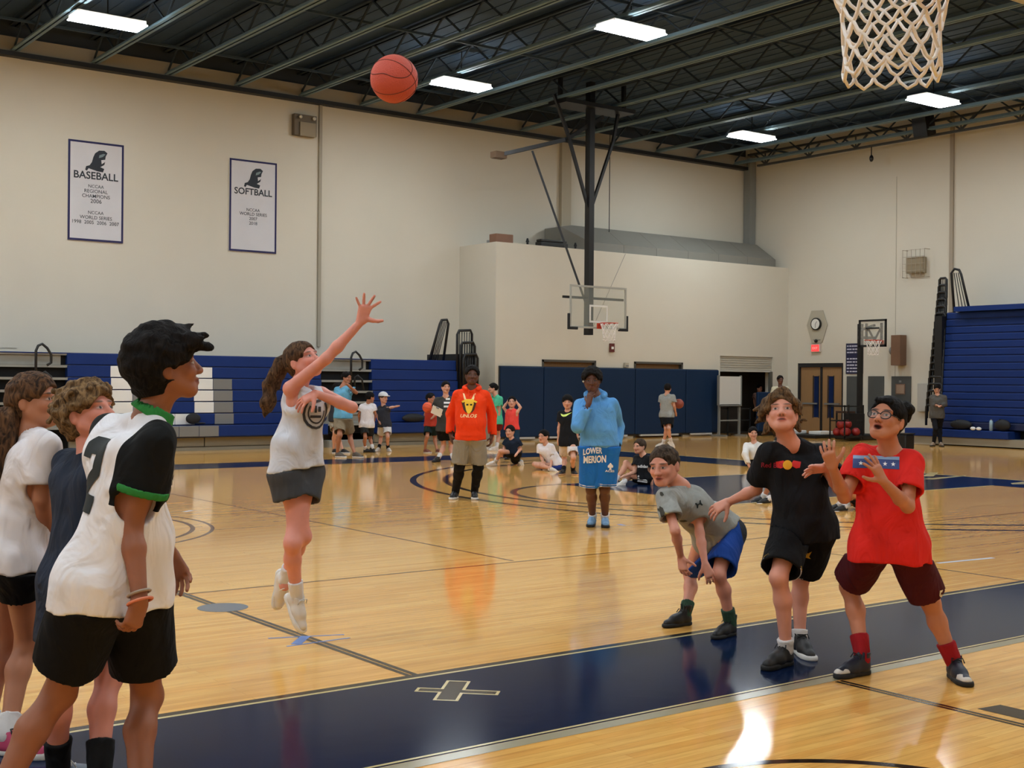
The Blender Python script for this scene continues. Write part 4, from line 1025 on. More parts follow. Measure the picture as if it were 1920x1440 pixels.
def two_tone(name, a, b_, attr='seam', **kw):
    """cloth of two colours divided along a seam stored on the mesh"""
    if name in MATS: return MATS[name]
    m = cloth(name, a, **kw); nt = m.node_tree; b = nt.nodes['Principled BSDF']
    at_ = nd(nt, 'ShaderNodeAttribute', attribute_name=attr); g = nd(nt, 'ShaderNodeMath', operation='GREATER_THAN'); g.inputs[1].default_value = 0
    nt.links.new(at_.outputs['Fac'], g.inputs[0])
    mx = nd(nt, 'ShaderNodeMix', data_type='RGBA'); mx.inputs[6].default_value = (*lin(a), 1); mx.inputs[7].default_value = (*lin(b_), 1)
    nt.links.new(g.outputs[0], mx.inputs[0]); nt.links.new(mx.outputs[2], b.inputs['Base Color'])
    return m

# ------------------------------------------------------------------ people
def cdir(v):
    """direction given as (image right, up, towards camera) in world space"""
    r = unit([CR[0], CR[1], 0]); c = -unit([fwd[0], fwd[1], 0]); return unit(r*v[0]+np.array((0, 0, 1.))*v[1]+c*v[2])
class Person:
    def __init__(s, spec, label, detail=1.0, group=None):
        s.q = spec; s.h = spec.get('res', .011)
        s.base = np.asarray(spec['base'], float); s.depth = depth_of(s.base); s.H = spec['H']; s.f = s.H/1.75
        s.root = empty('person', tuple(s.base), label, 'person', group or spec.get('group'))
        s.pose()
    def P(s, t, dd=None):
        return at(t[0], t[1], s.depth+(t[2] if len(t) > 2 else 0) if dd is None else dd)
    def limb(s, a, t, L):
        """end of a limb of length L that starts at a and shows at pixel t; t[2] is the depth sign"""
        sg = t[2] if len(t) > 2 else 0; d0 = depth_of(a); p = at(t[0], t[1], d0)
        e = np.linalg.norm(p-a)
        if sg == 0 or e >= L: return p
        dz = sg*math.sqrt(L*L-e*e); p = at(t[0], t[1], d0+dz)
        return a+unit(p-a)*min(np.linalg.norm(p-a), L*1.05)
    def pose(s):
        q, f = s.q, s.f; J = s.J = {}
        J['pel'] = s.P(q['pel']); J['neck'] = s.P(q['neck'])
        up = unit(J['neck']-J['pel'])
        for k in 'LR':
            J['sh'+k] = s.P(q['sh'+k])
        want = .195*s.H; e = np.linalg.norm(J['shR']-J['shL'])
        if e < want and q.get('farfeet'):          # turn the narrow-looking shoulders into depth
            g = math.sqrt(want*want-e*e)/2*q.get('turn', 1); vd = unit([fwd[0], fwd[1], 0]); J['shR'] = J['shR']-vd*g; J['shL'] = J['shL']+vd*g
        ax = J['shR']-J['shL']; hx = np.asarray(ax) if 'hipax' not in q else cdir(q['hipax'])
        hx = unit(hx-up*np.dot(hx, up)*.5)
        hw = .088*f*q.get('hipw', 1)
        for sg, k in ((-1, 'L'), (1, 'R')):
            J['hip'+k] = J['pel']+hx*sg*hw-np.array((0, 0, .02))*f if 'hip'+k not in q else s.P(q['hip'+k])
            L1, L2 = .245*s.H*q.get('legk', 1), .235*s.H*q.get('legk', 1)
            if 'ank'+k in q: an = s.P(q['ank'+k])
            else:
                if q.get('farfeet'):
                    (hx_, hy_), (tx_, ty_) = q['foot'+k]; he = at(hx_, 725, s.depth); he[2] = 0; d = cdir((tx_-hx_, 0, max(2.0, ty_-hy_)))
                else:
                    he, to = [on_floor(*p) for p in q['foot'+k]]; d = unit(to-he)
                an = he+d*.055*f+np.array((0, 0, .085*f)); J['toed'+k] = d
            J['ank'+k] = an; hp = J['hip'+k]; t = q['kn'+k]
            best = None
            for dd in np.linspace(-.5, .5, 101):
                p = at(t[0], t[1], depth_of((hp+an)/2)+dd); e = (np.linalg.norm(p-hp)-L1)**2+(np.linalg.norm(p-an)-L2)**2+1e-4*(dd-(t[2] if len(t) > 2 else -.1))**2*20
                if best is None or e < best[0]: best = (e, p)
            J['kn'+k] = best[1]
            if 'toed'+k not in J: J['toed'+k] = cdir(q['toe'+k])
            J['el'+k] = s.limb(J['sh'+k], q['el'+k], .175*s.H); J['wr'+k] = s.limb(J['el'+k], q['wr'+k], .15*s.H)
        J['head'] = s.P(q['head'])
        hy, hp_, hr = [math.radians(v) for v in q.get('look', (0, 0, 0))]
        s.hs = q.get('hs', .225)/.225
        F = cdir((math.sin(hy)*math.cos(hp_), math.sin(hp_), math.cos(hy)*math.cos(hp_)))
        zz = np.array((0, 0, 1.)); X = unit(np.cross(F, zz)); U = np.cross(X, F)
        X2 = X*math.cos(hr)+U*math.sin(hr); U = np.cross(X2, F); s.hf = np.array([X2, F, U])     # rows: right, forward, up
        # body frame
        s.up = up; s.rt = unit(J['shR']-J['shL']); s.fr = unit(np.cross(up, s.rt))
        if np.dot(s.fr, cdir(q.get('chest', (0, 0, 1)))) < 0: s.fr = -s.fr
    def hp(s, x, y, z): return s.J['head']+s.hs*(s.hf[0]*x+s.hf[1]*y+s.hf[2]*z)
    # ---------------- torso columns used by body and clothes
    def torso(s, S, ease=0.0, low=0.0, k=.05, flare=0.0, belly=0.0):
        J, f, w = s.J, s.f, s.q.get('girth', 1.0)
        sl, sr, pel, nk = J['shL'], J['shR'], J['pel'], J['neck']
        mid = (sl+sr)/2
        for sh, hp_, sg in ((sl, J['hipL'], -1), (sr, J['hipR'], 1)):
            top = mid+(sh-mid)*.50-s.up*.085*f
            wst = pel+(hp_-pel)*.62+s.up*.17*f+s.fr*.01
            bot = pel+(hp_-pel)*.72-s.up*low*.0
            S.cone(top, wst, .092*f*w+ease*.8, .084*f*w+ease+belly, k)
            S.cone(wst, bot, .084*f*w+ease+belly, .096*f*w+ease+flare, k)
            if low:
                dn = np.array((0, 0, -1.))*.5+(-s.up)*.5
                S.cone(bot, bot+unit(dn)*low, .096*f*w+ease+flare, .10*f*w+ease+flare*1.4, k)
            S.cone(nk-s.up*.025*f, sh-s.up*.008*f, .042*f+ease*.35, .042*f+ease*.35, k*.6)      # trapezius to shoulder
        S.cone(mid-s.up*.12*f, pel+s.up*.14*f, .09*f*w+ease*.8, .084*f*w+ease+belly, k)
    def body(s, mskin):
        J, f, q = s.J, s.f, s.q; S = Shape(); w = q.get('limb', 1.0)
        s.torso(S)
        for k in 'LR':
            S.cone(J['sh'+k], J['el'+k], .046*f*w, .036*f*w, .03)
            m = J['el'+k]*.68+J['wr'+k]*.32
            S.cone(J['el'+k], m, .036*f*w, .0375*f*w, .02); S.cone(m, J['wr'+k], .0375*f*w, .0255*f*w, .02)
            S.cone(J['hip'+k], J['kn'+k], .082*f*w, .053*f*w, .04)
            kn, an = J['kn'+k], J['ank'+k]; d = unit(an-kn)
            back = -J['toed'+k]; back = back-d*np.dot(back, d); mid = kn*.68+an*.32+unit(back)*.018*f
            S.cone(kn, mid, .050*f*w, .053*f*w, .03); S.cone(mid, an, .053*f*w, .033*f*w, .03); S.cone(an, an-np.array((0, 0, .03*f)), .033*f*w, .04*f, .02)
            S.ell(kn+unit(-back)*.010*f, .037*f*w, k=.03)
        # neck and head
        hd = s.hs
        S.cone(J['neck']-s.up*.03*f, s.hp(0, -.022, -.06), .056*f*q.get('neckw', 1), .050*hd*q.get('neckw', 1), .03)
        A = s.hf; fw = q.get('facew', 1.0); mo = q.get('mouth', 0)
        def E(x, y, z, rx, ry, rz, k=.015, sub=False): S.ell(s.hp(x, y, z), (rx*hd, ry*hd, rz*hd), A, k*hd, sub)
        E(0, -.012, .030, .075*fw, .096, .083, .02); E(0, .018, -.030, .060*fw, .068, .074, .03); E(0, .060, -.088-mo*.3, .024, .020, .019, .03)
        for sg in (-1, 1):
            S.cone(s.hp(sg*.052*fw, .0, -.048), s.hp(sg*.020, .055, -.090-mo*.3), .021*hd, .019*hd, .03)
            E(sg*.034*fw, .060, -.028, .026, .026, .024, .02)
            E(sg*.032, .074, .022, .024, .016, .010, .015)
            E(sg*.033, .104, -.002, .019, .018, .0135, .012, True)
            E(sg*.0315, .0725, -.002, .0145, .0145, .0135, .004)
            E(sg*.0775*fw, -.014, -.010, .010, .019, .031, .008); E(sg*.088*fw, -.010, -.008, .006, .010, .018, .006, True)
            E(sg*.0125, .094, -.036, .009, .011, .008, .008)
        S.cone(s.hp(0, .083, .008), s.hp(0, .104, -.032), .0085*hd, .0125*hd, .012)
        E(0, .083, -.0585, .022, .013, .0062, .008); E(0, .081, -.0715-mo, .019, .013, .0075, .008)
        if mo: E(0, .088, -.065-mo*.4, .016, .02, .003+mo*.55, .006, True)
        for k in 'LR':
            if 'hand'+k in q and q['hand'+k]: s.hand(S, k, q['hand'+k])
            else: S.cone(J['wr'+k], J['wr'+k]+unit(J['wr'+k]-J['el'+k])*.09*f, .03*f, .022*f, .02)
        V, F = S.verts(s.h)
        hc = s.hp(0, 0, 0); hh = q.get('hres', s.h*.5)
        boxes = [(hc-.155*hd, hc+.155*hd, hh, True)]
        for k in 'LR':
            if k in getattr(s, 'hbox', {}): lo, hi = s.hbox[k]; boxes.append((lo-.012, hi+.012, q.get('handres', s.h*.45), False))
        Vs, Fs, Hs = [], [], []
        def keep(V, F, exclude):
            inn = np.zeros(len(V), bool)
            for lo, hi in exclude: inn |= ((V > lo+s.h*.8) & (V < hi-s.h*.8)).all(1)
            return F[~inn[F].all(1)]
        F = keep(V, F, [(b[0], b[1]) for b in boxes]); Vs.append(V); Fs.append(F); Hs.append(np.full((len(V), 3), 9.0))
        off = len(V)
        for i, (lo, hi, h, ishead) in enumerate(boxes):
            v, f_ = S.verts(h, lo, hi)
            if i and len(v): f_ = keep(v, f_, [(boxes[0][0], boxes[0][1])])
            if len(v) == 0: continue
            Vs.append(v); Fs.append(f_+off); off += len(v)
            Hs.append(((v-hc)/hd)@A.T if ishead else np.full((len(v), 3), 9.0))
        V = np.concatenate(Vs); F = np.concatenate(Fs); Hh = np.concatenate(Hs)
        used = np.zeros(len(V), bool); used[F.ravel()] = True; rm = np.cumsum(used)-1; V, Hh, F = V[used], Hh[used], rm[F]
        me = np_mesh('body', V, F)
        a = me.attributes.new('hl', 'FLOAT_VECTOR', 'POINT'); a.data.foreach_set('vector', Hh.astype(np.float32).ravel())
        s.bodyobj = link('body', me, mskin, s.root)
    def hand(s, S, k, sp):
        """sp: dir, palm (camera-space vectors), thumb direction, curl 0..1, spread"""
        J = s.J; f = s.f*sp.get('size', 1.0); w = J['wr'+k]
        d = cdir(sp['dir']) if 'dir' in sp else unit(w-J['el'+k]); pn = cdir(sp['palm']); pn = unit(pn-d*np.dot(pn, d)); th = cdir(sp['thumb']); x = unit(th-d*np.dot(th, d)-pn*np.dot(th, pn))
        cu = sp.get('curl', .3); spd = sp.get('spread', .1); P0 = w.copy()
        pl = .088*f
        for o, r in ((-.024, .013), (-.008, .0145), (.009, .0145), (.025, .013)): S.cone(P0+x*o*.6*f+d*.008*f, P0+x*o*f+d*pl*(.98-.12*abs(o)/.025*(o < 0)), .0155*f, r*f, .012*f)
        L = {0: .070, 1: .080, 2: .075, 3: .060}; lo = w.copy(); hi = w.copy()
        for i, o in enumerate((.027, .009, -.009, -.026)):
            a = P0+x*o*f+d*pl*(.95 if i < 3 else .86); fd = unit(d+x*spd*(1.5-i)*.55); r = (.0088 if i < 3 else .0078)*f
            ang = cu*.9; p = a
            for j, fr in enumerate((.45, .30, .25)):
                dd_ = unit(fd*math.cos(ang)+pn*math.sin(ang)); e = p+dd_*L[i]*fr*f; S.cone(p, e, r, r*.94, .004*f); p = e; r *= .94; ang += cu*(1.1 if j == 0 else .7)
                lo = np.minimum(lo, p); hi = np.maximum(hi, p)
        to = sp.get('thumbout', .6); a = P0+x*.020*f+d*.022*f; b = a+unit(d*(1-to)+x*to+pn*.25)*.042*f; c = b+unit(d*(1.1-to)+x*to*.8+pn*(.2+cu*.5))*.030*f; e = c+unit(d*(1.2-to)+x*to*.5+pn*(.2+cu*.7))*.024*f
        S.cone(a, b, .0165*f, .0125*f, .012*f); S.cone(b, c, .0115*f, .0102*f, .004*f); S.cone(c, e, .0102*f, .0085*f, .004*f)
        for p in (a, b, c, e, P0+d*pl+x*.03*f, P0+d*pl-x*.03*f): lo = np.minimum(lo, p); hi = np.maximum(hi, p)
        if not hasattr(s, 'hbox'): s.hbox = {}
        s.hbox[k] = (lo-.018*f, hi+.018*f); s.J['hc'+k] = P0+d*pl*.9
    # ---------------- clothes
    def shirt(s, m, name='shirt', ease=.022, hem=.12, sleeve=.55, sw=.075, neck=.075, tank=False, noise=.006, nfreq=26, seed=1, flare=.01, h=None, attr=None, cuff=None, hood=False, belly=0, scoop=0.0, sk=.035, hemn=None):
        J, f = s.J, s.f; S = Shape(); s.torso(S, ease, low=hem*f, k=.05, flare=flare, belly=belly)
        pel = J['pel']; dn = unit(np.array((0, 0, -1.))*.6-s.up*.4) if hemn is None else unit(cdir(hemn)); S.cut(pel+dn*hem*f, dn); s.hem = (pel+dn*hem*f, dn)
        if not tank:
            for k in 'LR':
                a, e, w = J['sh'+k], J['el'+k], J['wr'+k]
                if sleeve <= 1: S.cone(a, a+(e-a)*sleeve, .047*f+ease*.5, sw*f, sk, flat=1)
                else:
                    S.cone(a, e, .048*f+ease*.5, .046*f+ease*.55, .02)
                    b = e+(w-e)*(sleeve-1); S.cone(e, b, .046*f+ease*.55, sw*f, .02, flat=1)
        if noise: S.noise(noise, nfreq, seed, (1, 1, .6))
        if not tank:
            for k in 'LR':
                a, e, w = J['sh'+k], J['el'+k], J['wr'+k]
                b, d = (a+(e-a)*sleeve, unit(e-a)) if sleeve <= 1 else (e+(w-e)*(sleeve-1), unit(w-e))
                S.cone(b-d*.045*f, b+d*.03*f, sw*f*.72, sw*f-.009*f, .004, sub=True)
        nk = J['neck']; hd = s.hp(0, -.02, -.07); nd_ = unit(hd-nk)
        if tank:
            for k in 'LR':
                o = unit(J['sh'+k]-(J['shL']+J['shR'])/2); S.ell(J['sh'+k]+o*.042*f-s.up*.045*f, (.062*f, .15*f, .125*f), np.array([s.rt, s.fr, s.up]), .01, sub=True)
        S.cone(nk+nd_*.012+s.fr*(.012+scoop*.4)*f-s.up*scoop*f, nk+nd_*.16, neck*.92*f, neck*f, .01, sub=True)
        S.ell(nk+s.fr*.045*f+s.up*(.028-scoop)*f, (neck*.8*f, neck*.8*f, neck*.7*f), None, .01, sub=True)
        o, vf = sdf_obj(name, S, h or s.h*.85, m, s.root, attr); s.vf = getattr(s, 'vf', {}); s.vf[name] = vf
        return o
    def shorts(s, m, name='shorts', frac=.72, ease=.03, w0=.112, w1=.105, noise=.005, seed=3, h=None, attr=None, waist=.10, nfreq=24, cutz=None):
        J, f = s.J, s.f; S = Shape(); pel = J['pel']; g = s.q.get('girth', 1.0)
        for k in 'LR':
            hp_, kn = J['hip'+k], J['kn'+k]; b = hp_+(kn-hp_)*frac
            S.cone(pel+(hp_-pel)*.7+s.up*waist*f, hp_, .092*f*g+ease*.5, w0*f*g+ease*.3, .05)
            S.cone(hp_, b, w0*f, w1*f, .03, flat=1)
        if noise: S.noise(noise, nfreq, seed, (1, 1, .5))
        for k in 'LR':
            hp_, kn = J['hip'+k], J['kn'+k]; b = hp_+(kn-hp_)*frac; d = unit(kn-hp_); S.cone(b-d*.05*f, b+d*.03*f, w1*f*.8, w1*f-.011*f, .004, sub=True)
        if hasattr(s, 'hem'): S.ops.append(('hemcut', None, None, (s.hem[0]-s.hem[1]*.006, s.hem[1], pel, s.q.get('hemr', 9.0)), 0, False))
        o, vf = sdf_obj(name, S, h or s.h*.85, m, s.root, attr); s.vf = getattr(s, 'vf', {}); s.vf[name] = vf
        return o
    def legwear(s, m, name, k, t0, t1, r=.012, h=None, noise=.002):
        """tight tube on one lower leg between fractions of knee to ankle (1 = ankle)"""
        J, f = s.J, s.f; S = Shape(); w = s.q.get('limb', 1.0); kn, an = J['kn'+k], J['ank'+k]; d = unit(an-kn); back = -J['toed'+k]; back = back-d*np.dot(back, d)
        mid = kn*.68+an*.32+unit(back)*.018*f
        def pt(t):
            return (kn+(mid-kn)*t/.32, .050+.003*t/.32) if t < .32 else (mid+(an-mid)*(t-.32)/.68, .053-.02*(t-.32)/.68)
        ts = sorted({t0, t1, *([.32] if t0 < .32 < t1 else [])})
        for a, b in zip(ts[:-1], ts[1:]):
            (pa, ra), (pb, rb) = pt(a), pt(b); S.cone(pa, pb, ra*f*w+r, rb*f*w+r, .01, flat=(2 if a == t0 else 0))
        if noise: S.noise(noise, 60, 5)
        return sdf_obj(name, S, h or s.h*.6, m, s.root)[0]
    def leggings(s, m, k, h=None):
        J, f = s.J, s.f; S = Shape(); w = s.q.get('limb', 1.0); hp_, kn, an = J['hip'+k], J['kn'+k], J['ank'+k]; d = unit(an-kn); back = -J['toed'+k]; back = back-d*np.dot(back, d); mid = kn*.68+an*.32+unit(back)*.018*f
        r = .012; S.cone(hp_, kn, .082*f*w+r, .053*f*w+r, .03); S.cone(kn, mid, .05*f*w+r, .053*f*w+r, .03); S.cone(mid, an, .053*f*w+r, .036*f*w+r, .03); S.noise(.004, 40, 8)
        return sdf_obj('leggings', S, h or s.h*.7, m, s.root)[0]
    def shoe(s, k, m, msole, mlace=None, high=0.0, L=.275, h=None, pitch=0.0, toe_m=None, name='shoe', roll=0):
        J, f = s.J, s.f*s.q.get('shoes', 1.0); an = J['ank'+k]; d = unit(J['toed'+k]); zz = np.array((0, 0, 1.))
        flat = unit([d[0], d[1], 0]); p = math.radians(pitch); d = flat*math.cos(p)+zz*math.sin(p) if 'foot'+k in s.q else d
        sd = unit(np.cross(d, zz if abs(d[2]) < .93 else flat)); u = np.cross(sd, d)
        if np.dot(u, unit(J['kn'+k]-an)) < 0 and abs(u[2]) < .5: u = -u
        A = np.array([d, sd, u]); o = an-d*.055*f-u*.085*f*(s.f/f)
        L = L*f
        def Q(x, y, z): return o+d*x*L+sd*y*f+u*z*f
        def mk(kind):
            S = Shape()
            if kind == 'sole':
                for x0, x1, y, r in ((.04, .40, 0, .036), (.40, .80, .004, .042), (.62, .93, -.004, .038)): S.cone(Q(x0+.09, y, .014), Q(x1-.06, y, .014), r*f, r*1.05*f, .02)
                S.cut(Q(0, 0, .030), u); S.cut(Q(0, 0, .0), -u)
            else:
                S.cone(Q(.16, 0, .045), Q(.55, 0, .042), .036*f, .038*f, .02); S.cone(Q(.5, .002, .04), Q(.86, -.002, .030), .040*f, .030*f, .02)
                S.cone(Q(.20, 0, .05), an+u*(.02+high)*f-d*.004, .036*f, (.046 if high > .03 else .043)*f, .025, flat=1)
                S.cone(Q(.30, 0, .085), Q(.62, 0, .060), .030*f, .028*f, .025)
                S.cut(Q(0, 0, .022), -u)
                S.cone(an-u*.02*f, an+u*(.05+high)*f, .034*f, .037*f, .004, sub=True)
            return S
        hh = h or min(.008, s.h*.6)
        up_, vf = sdf_obj(name, mk('upper'), hh, m, s.root); so, _ = sdf_obj('sole', mk('sole'), hh, msole, up_)
        if toe_m is not None:
            S = Shape(); S.cone(Q(.66, .002, .03), Q(.88, -.002, .024), .042*f, .033*f, .02); S.cut(Q(0, 0, .028), -u); S.cut(Q(.70, 0, 0), -d); sdf_obj('toe_cap', S, hh, toe_m, up_)
        if mlace is not None:
            b = MB()
            for i in range(4):
                x = .36+.075*i; zt = .116-.045*(i/3); b.tube([Q(x, -.026, zt-.012), Q(x+.012, 0, zt+.004), Q(x, .026, zt-.012)], .0042*f, 6)
            b.tube([Q(.34, -.004, .12), Q(.36, -.03, .125), Q(.42, -.036, .10)], .0034*f, 5); b.tube([Q(.34, .004, .12), Q(.36, .03, .125), Q(.42, .036, .10)], .0034*f, 5)
            b.build('laces', mlace, up_, smooth=True)
        return up_
    # ---------------- hair: cap of the head minus the face, plus locks
    def hair(s, m, thick=.018, front=.062, line=.045, back=-.075, noise=.006, nfreq=90, locks=(), h=None, seed=2, side=.0, vol=(0, 0, 0), ears=True, name='hair', fringe=0.0, k=.02, tilt=.6):
        hd = s.hs; A = s.hf; S = Shape(); t = thick; fw = s.q.get('facew', 1.0)
        S.ell(s.hp(vol[0], -.014+vol[1], .030+vol[2]), ((.075*fw+t)*hd, (.097+t)*hd, (.084+t)*hd), A, .02)
        S.cone(s.hp(0, -.055, .0), s.hp(0, -.055, back+.03), (.062+t*.6)*hd, (.05+t*.4)*hd, .03)
        for a, b, ra, rb in locks: S.cone(s.hp(*a), s.hp(*b), ra*hd, rb*hd, .012)
        if noise: S.noise(noise, nfreq, seed)
        # clear the face and everything under the hairline
        n = s.hf[1]*math.cos(math.atan(tilt))-s.hf[2]*math.sin(math.atan(tilt))
        Fc = Shape()
        S.ell(s.hp(0, .105+fringe, -.035), (.074*fw*hd+t*.3*hd, .085*hd, (.035+line)*hd), A, .01*hd, sub=True)
        S.ell(s.hp(0, .075, -.10), (.1*hd, .10*hd, .095*hd), A, .012*hd, sub=True)
        if ears:
            for sg in (-1, 1): S.ell(s.hp(sg*.09, -.004, -.022), (.030*hd, .026*hd, (.034-side)*hd), A, .01*hd, sub=True)
        for sg in (-1, 1): S.ell(s.hp(sg*.085, .045, -.03), (.034*hd, .036*hd, (.048-side)*hd), A, .012*hd, sub=True)
        S.cut(s.hp(0, 0, back), -s.hf[2])
        return sdf_obj(name, S, h or s.q.get('hairres', s.h*.6), m, s.root)[0]
    def strand(s, pts, r, m, name='ponytail', noise=.008, nfreq=70, h=None, seed=9, k=.02, parent=None):
        S = Shape(); pts = [np.asarray(p, float) for p in pts]
        for i in range(len(pts)-1): S.cone(pts[i], pts[i+1], r[i], r[i+1], k)
        if noise: S.noise(noise, nfreq, seed, (1, 1, .5))
        return sdf_obj(name, S, h or s.h*.7, m, parent or s.root)[0]
    def report(s, nm):
        J = s.J; g = lambda a, b: np.linalg.norm(J[a]-J[b])
        print('POSE', nm, 'H %.2f' % s.H, 'arm', ['%.2f/%.2f' % (g('sh'+k, 'el'+k)/(.175*s.H), g('el'+k, 'wr'+k)/(.15*s.H)) for k in 'LR'], 'leg', ['%.2f/%.2f' % (g('hip'+k, 'kn'+k)/(.245*s.H), g('kn'+k, 'ank'+k)/(.235*s.H)) for k in 'LR'], 'torso %.2f' % (g('pel', 'neck')/s.H/.30), 'sh %.2f' % (g('shL', 'shR')/s.H/.205), 'neckhead %.2f' % (g('neck', 'head')/s.H/.11), 'ankz', ['%.2f' % J['ank'+k][2] for k in 'LR'])
# ================================================================== the players in front
M_TEEW = cloth('white_cotton', (226, 222, 226)); M_TEEBLK = cloth('black_cotton', (22, 23, 27)); M_NAVYT = cloth('navy_cotton', (38, 46, 62)); M_SHBLK = cloth('black_shorts_cloth', (15, 15, 17))
M_JER = two_tone('jersey_white_black', (226, 224, 228), (16, 17, 18)); M_GREEN = cloth('green_trim', (46, 124, 58))
M_TANK = cloth('pale_grey_tank', (204, 206, 214)); M_CHAR = cloth('charcoal_cloth', (66, 68, 72)); M_GREYT = cloth('heather_grey', (150, 152, 148), noise=.12, nscale=40)
M_BLUESH = two_tone('royal_blue_shorts', (22, 62, 140), (40, 44, 52)); M_RED = cloth('red_cotton', (218, 40, 34)); M_MAROON = cloth('maroon_cloth', (72, 18, 26))
M_ORANGE = cloth('orange_fleece', (236, 66, 24)); M_SKYB = cloth('sky_blue_fleece', (92, 154, 214)); M_BLUE2 = cloth('bright_blue_mesh', (30, 104, 184)); M_KHAKI = cloth('stone_grey_cloth', (140, 136, 126))
M_SOCKW = cloth('white_sock', (214, 212, 212)); M_SOCKB = cloth('black_sock', (20, 20, 22)); M_SOCKR = cloth('red_sock', (150, 26, 34)); M_SOCKG = cloth('dark_green_sock', (52, 78, 62))
M_SHOEW = mat('white_shoe_leather', (206, 200, 192), rough=.5); M_SHOEB = mat('black_shoe_leather', (20, 20, 22), rough=.5); M_SOLEW = mat('white_rubber', (210, 208, 204), rough=.6); M_SOLEB = mat('black_rubber', (18, 18, 18), rough=.7); M_LACEW = mat('white_lace', (214, 210, 204), rough=.8); M_LACEB = mat('black_lace', (24, 24, 24), rough=.8)
M_SHOEN = mat('dark_navy_shoe', (24, 28, 44), rough=.5); M_SHOEBL = mat('light_blue_shoe', (112, 152, 190), rough=.55); M_PINK = mat('pink_shoe_knit', (196, 70, 110), rough=.6)
H_DK = hair_mat('black_hair', (14, 12, 12), (30, 25, 23)); H_BR = hair_mat('brown_hair', (58, 42, 32), (110, 82, 58)); H_CURL = hair_mat('sandy_curly_hair', (84, 64, 46), (150, 120, 84)); H_WAVE = hair_mat('wavy_brown_hair', (66, 50, 38), (128, 100, 70)); H_SHORT = hair_mat('short_brown_hair', (56, 45, 37), (88, 72, 58)); H_LONG = hair_mat('long_brown_hair', (58, 44, 36), (112, 80, 54))
S_FAIR = skin('fair_skin', (214, 152, 132), brow=(84, 62, 48), iris=(70, 60, 50), mouth=.004); S_PINK = skin('rosy_skin', (216, 146, 130), brow=(96, 72, 58), iris=(70, 62, 56)); S_TAN = skin('tan_skin', (188, 126, 98), brow=(40, 28, 22), iris=(40, 26, 20), mouth=.010); S_OLIVE = skin('olive_skin', (176, 120, 92)); S_BROWN = skin('brown_skin', (146, 92, 66), brow=(24, 18, 16)); S_DARK = skin('deep_brown_skin', (92, 58, 44), lip=(110, 62, 56), brow=(18, 13, 11), iris=(24, 16, 12), white=.16); S_LIGHT = skin('light_skin', (208, 156, 132), brow=(50, 36, 30), iris=(50, 36, 28))
HAND = dict(dir=(0, -1, .1), palm=(0, 0, -1), thumb=(1, 0, 0), curl=.35)
def hd(dir, palm, thumb, curl=.35, spread=.1, **k): return dict(dir=dir, palm=palm, thumb=thumb, curl=curl, spread=spread, **k)
def local(P, v): return P.J['pel']+P.rt*v[0]+P.fr*v[1]+P.up*v[2]

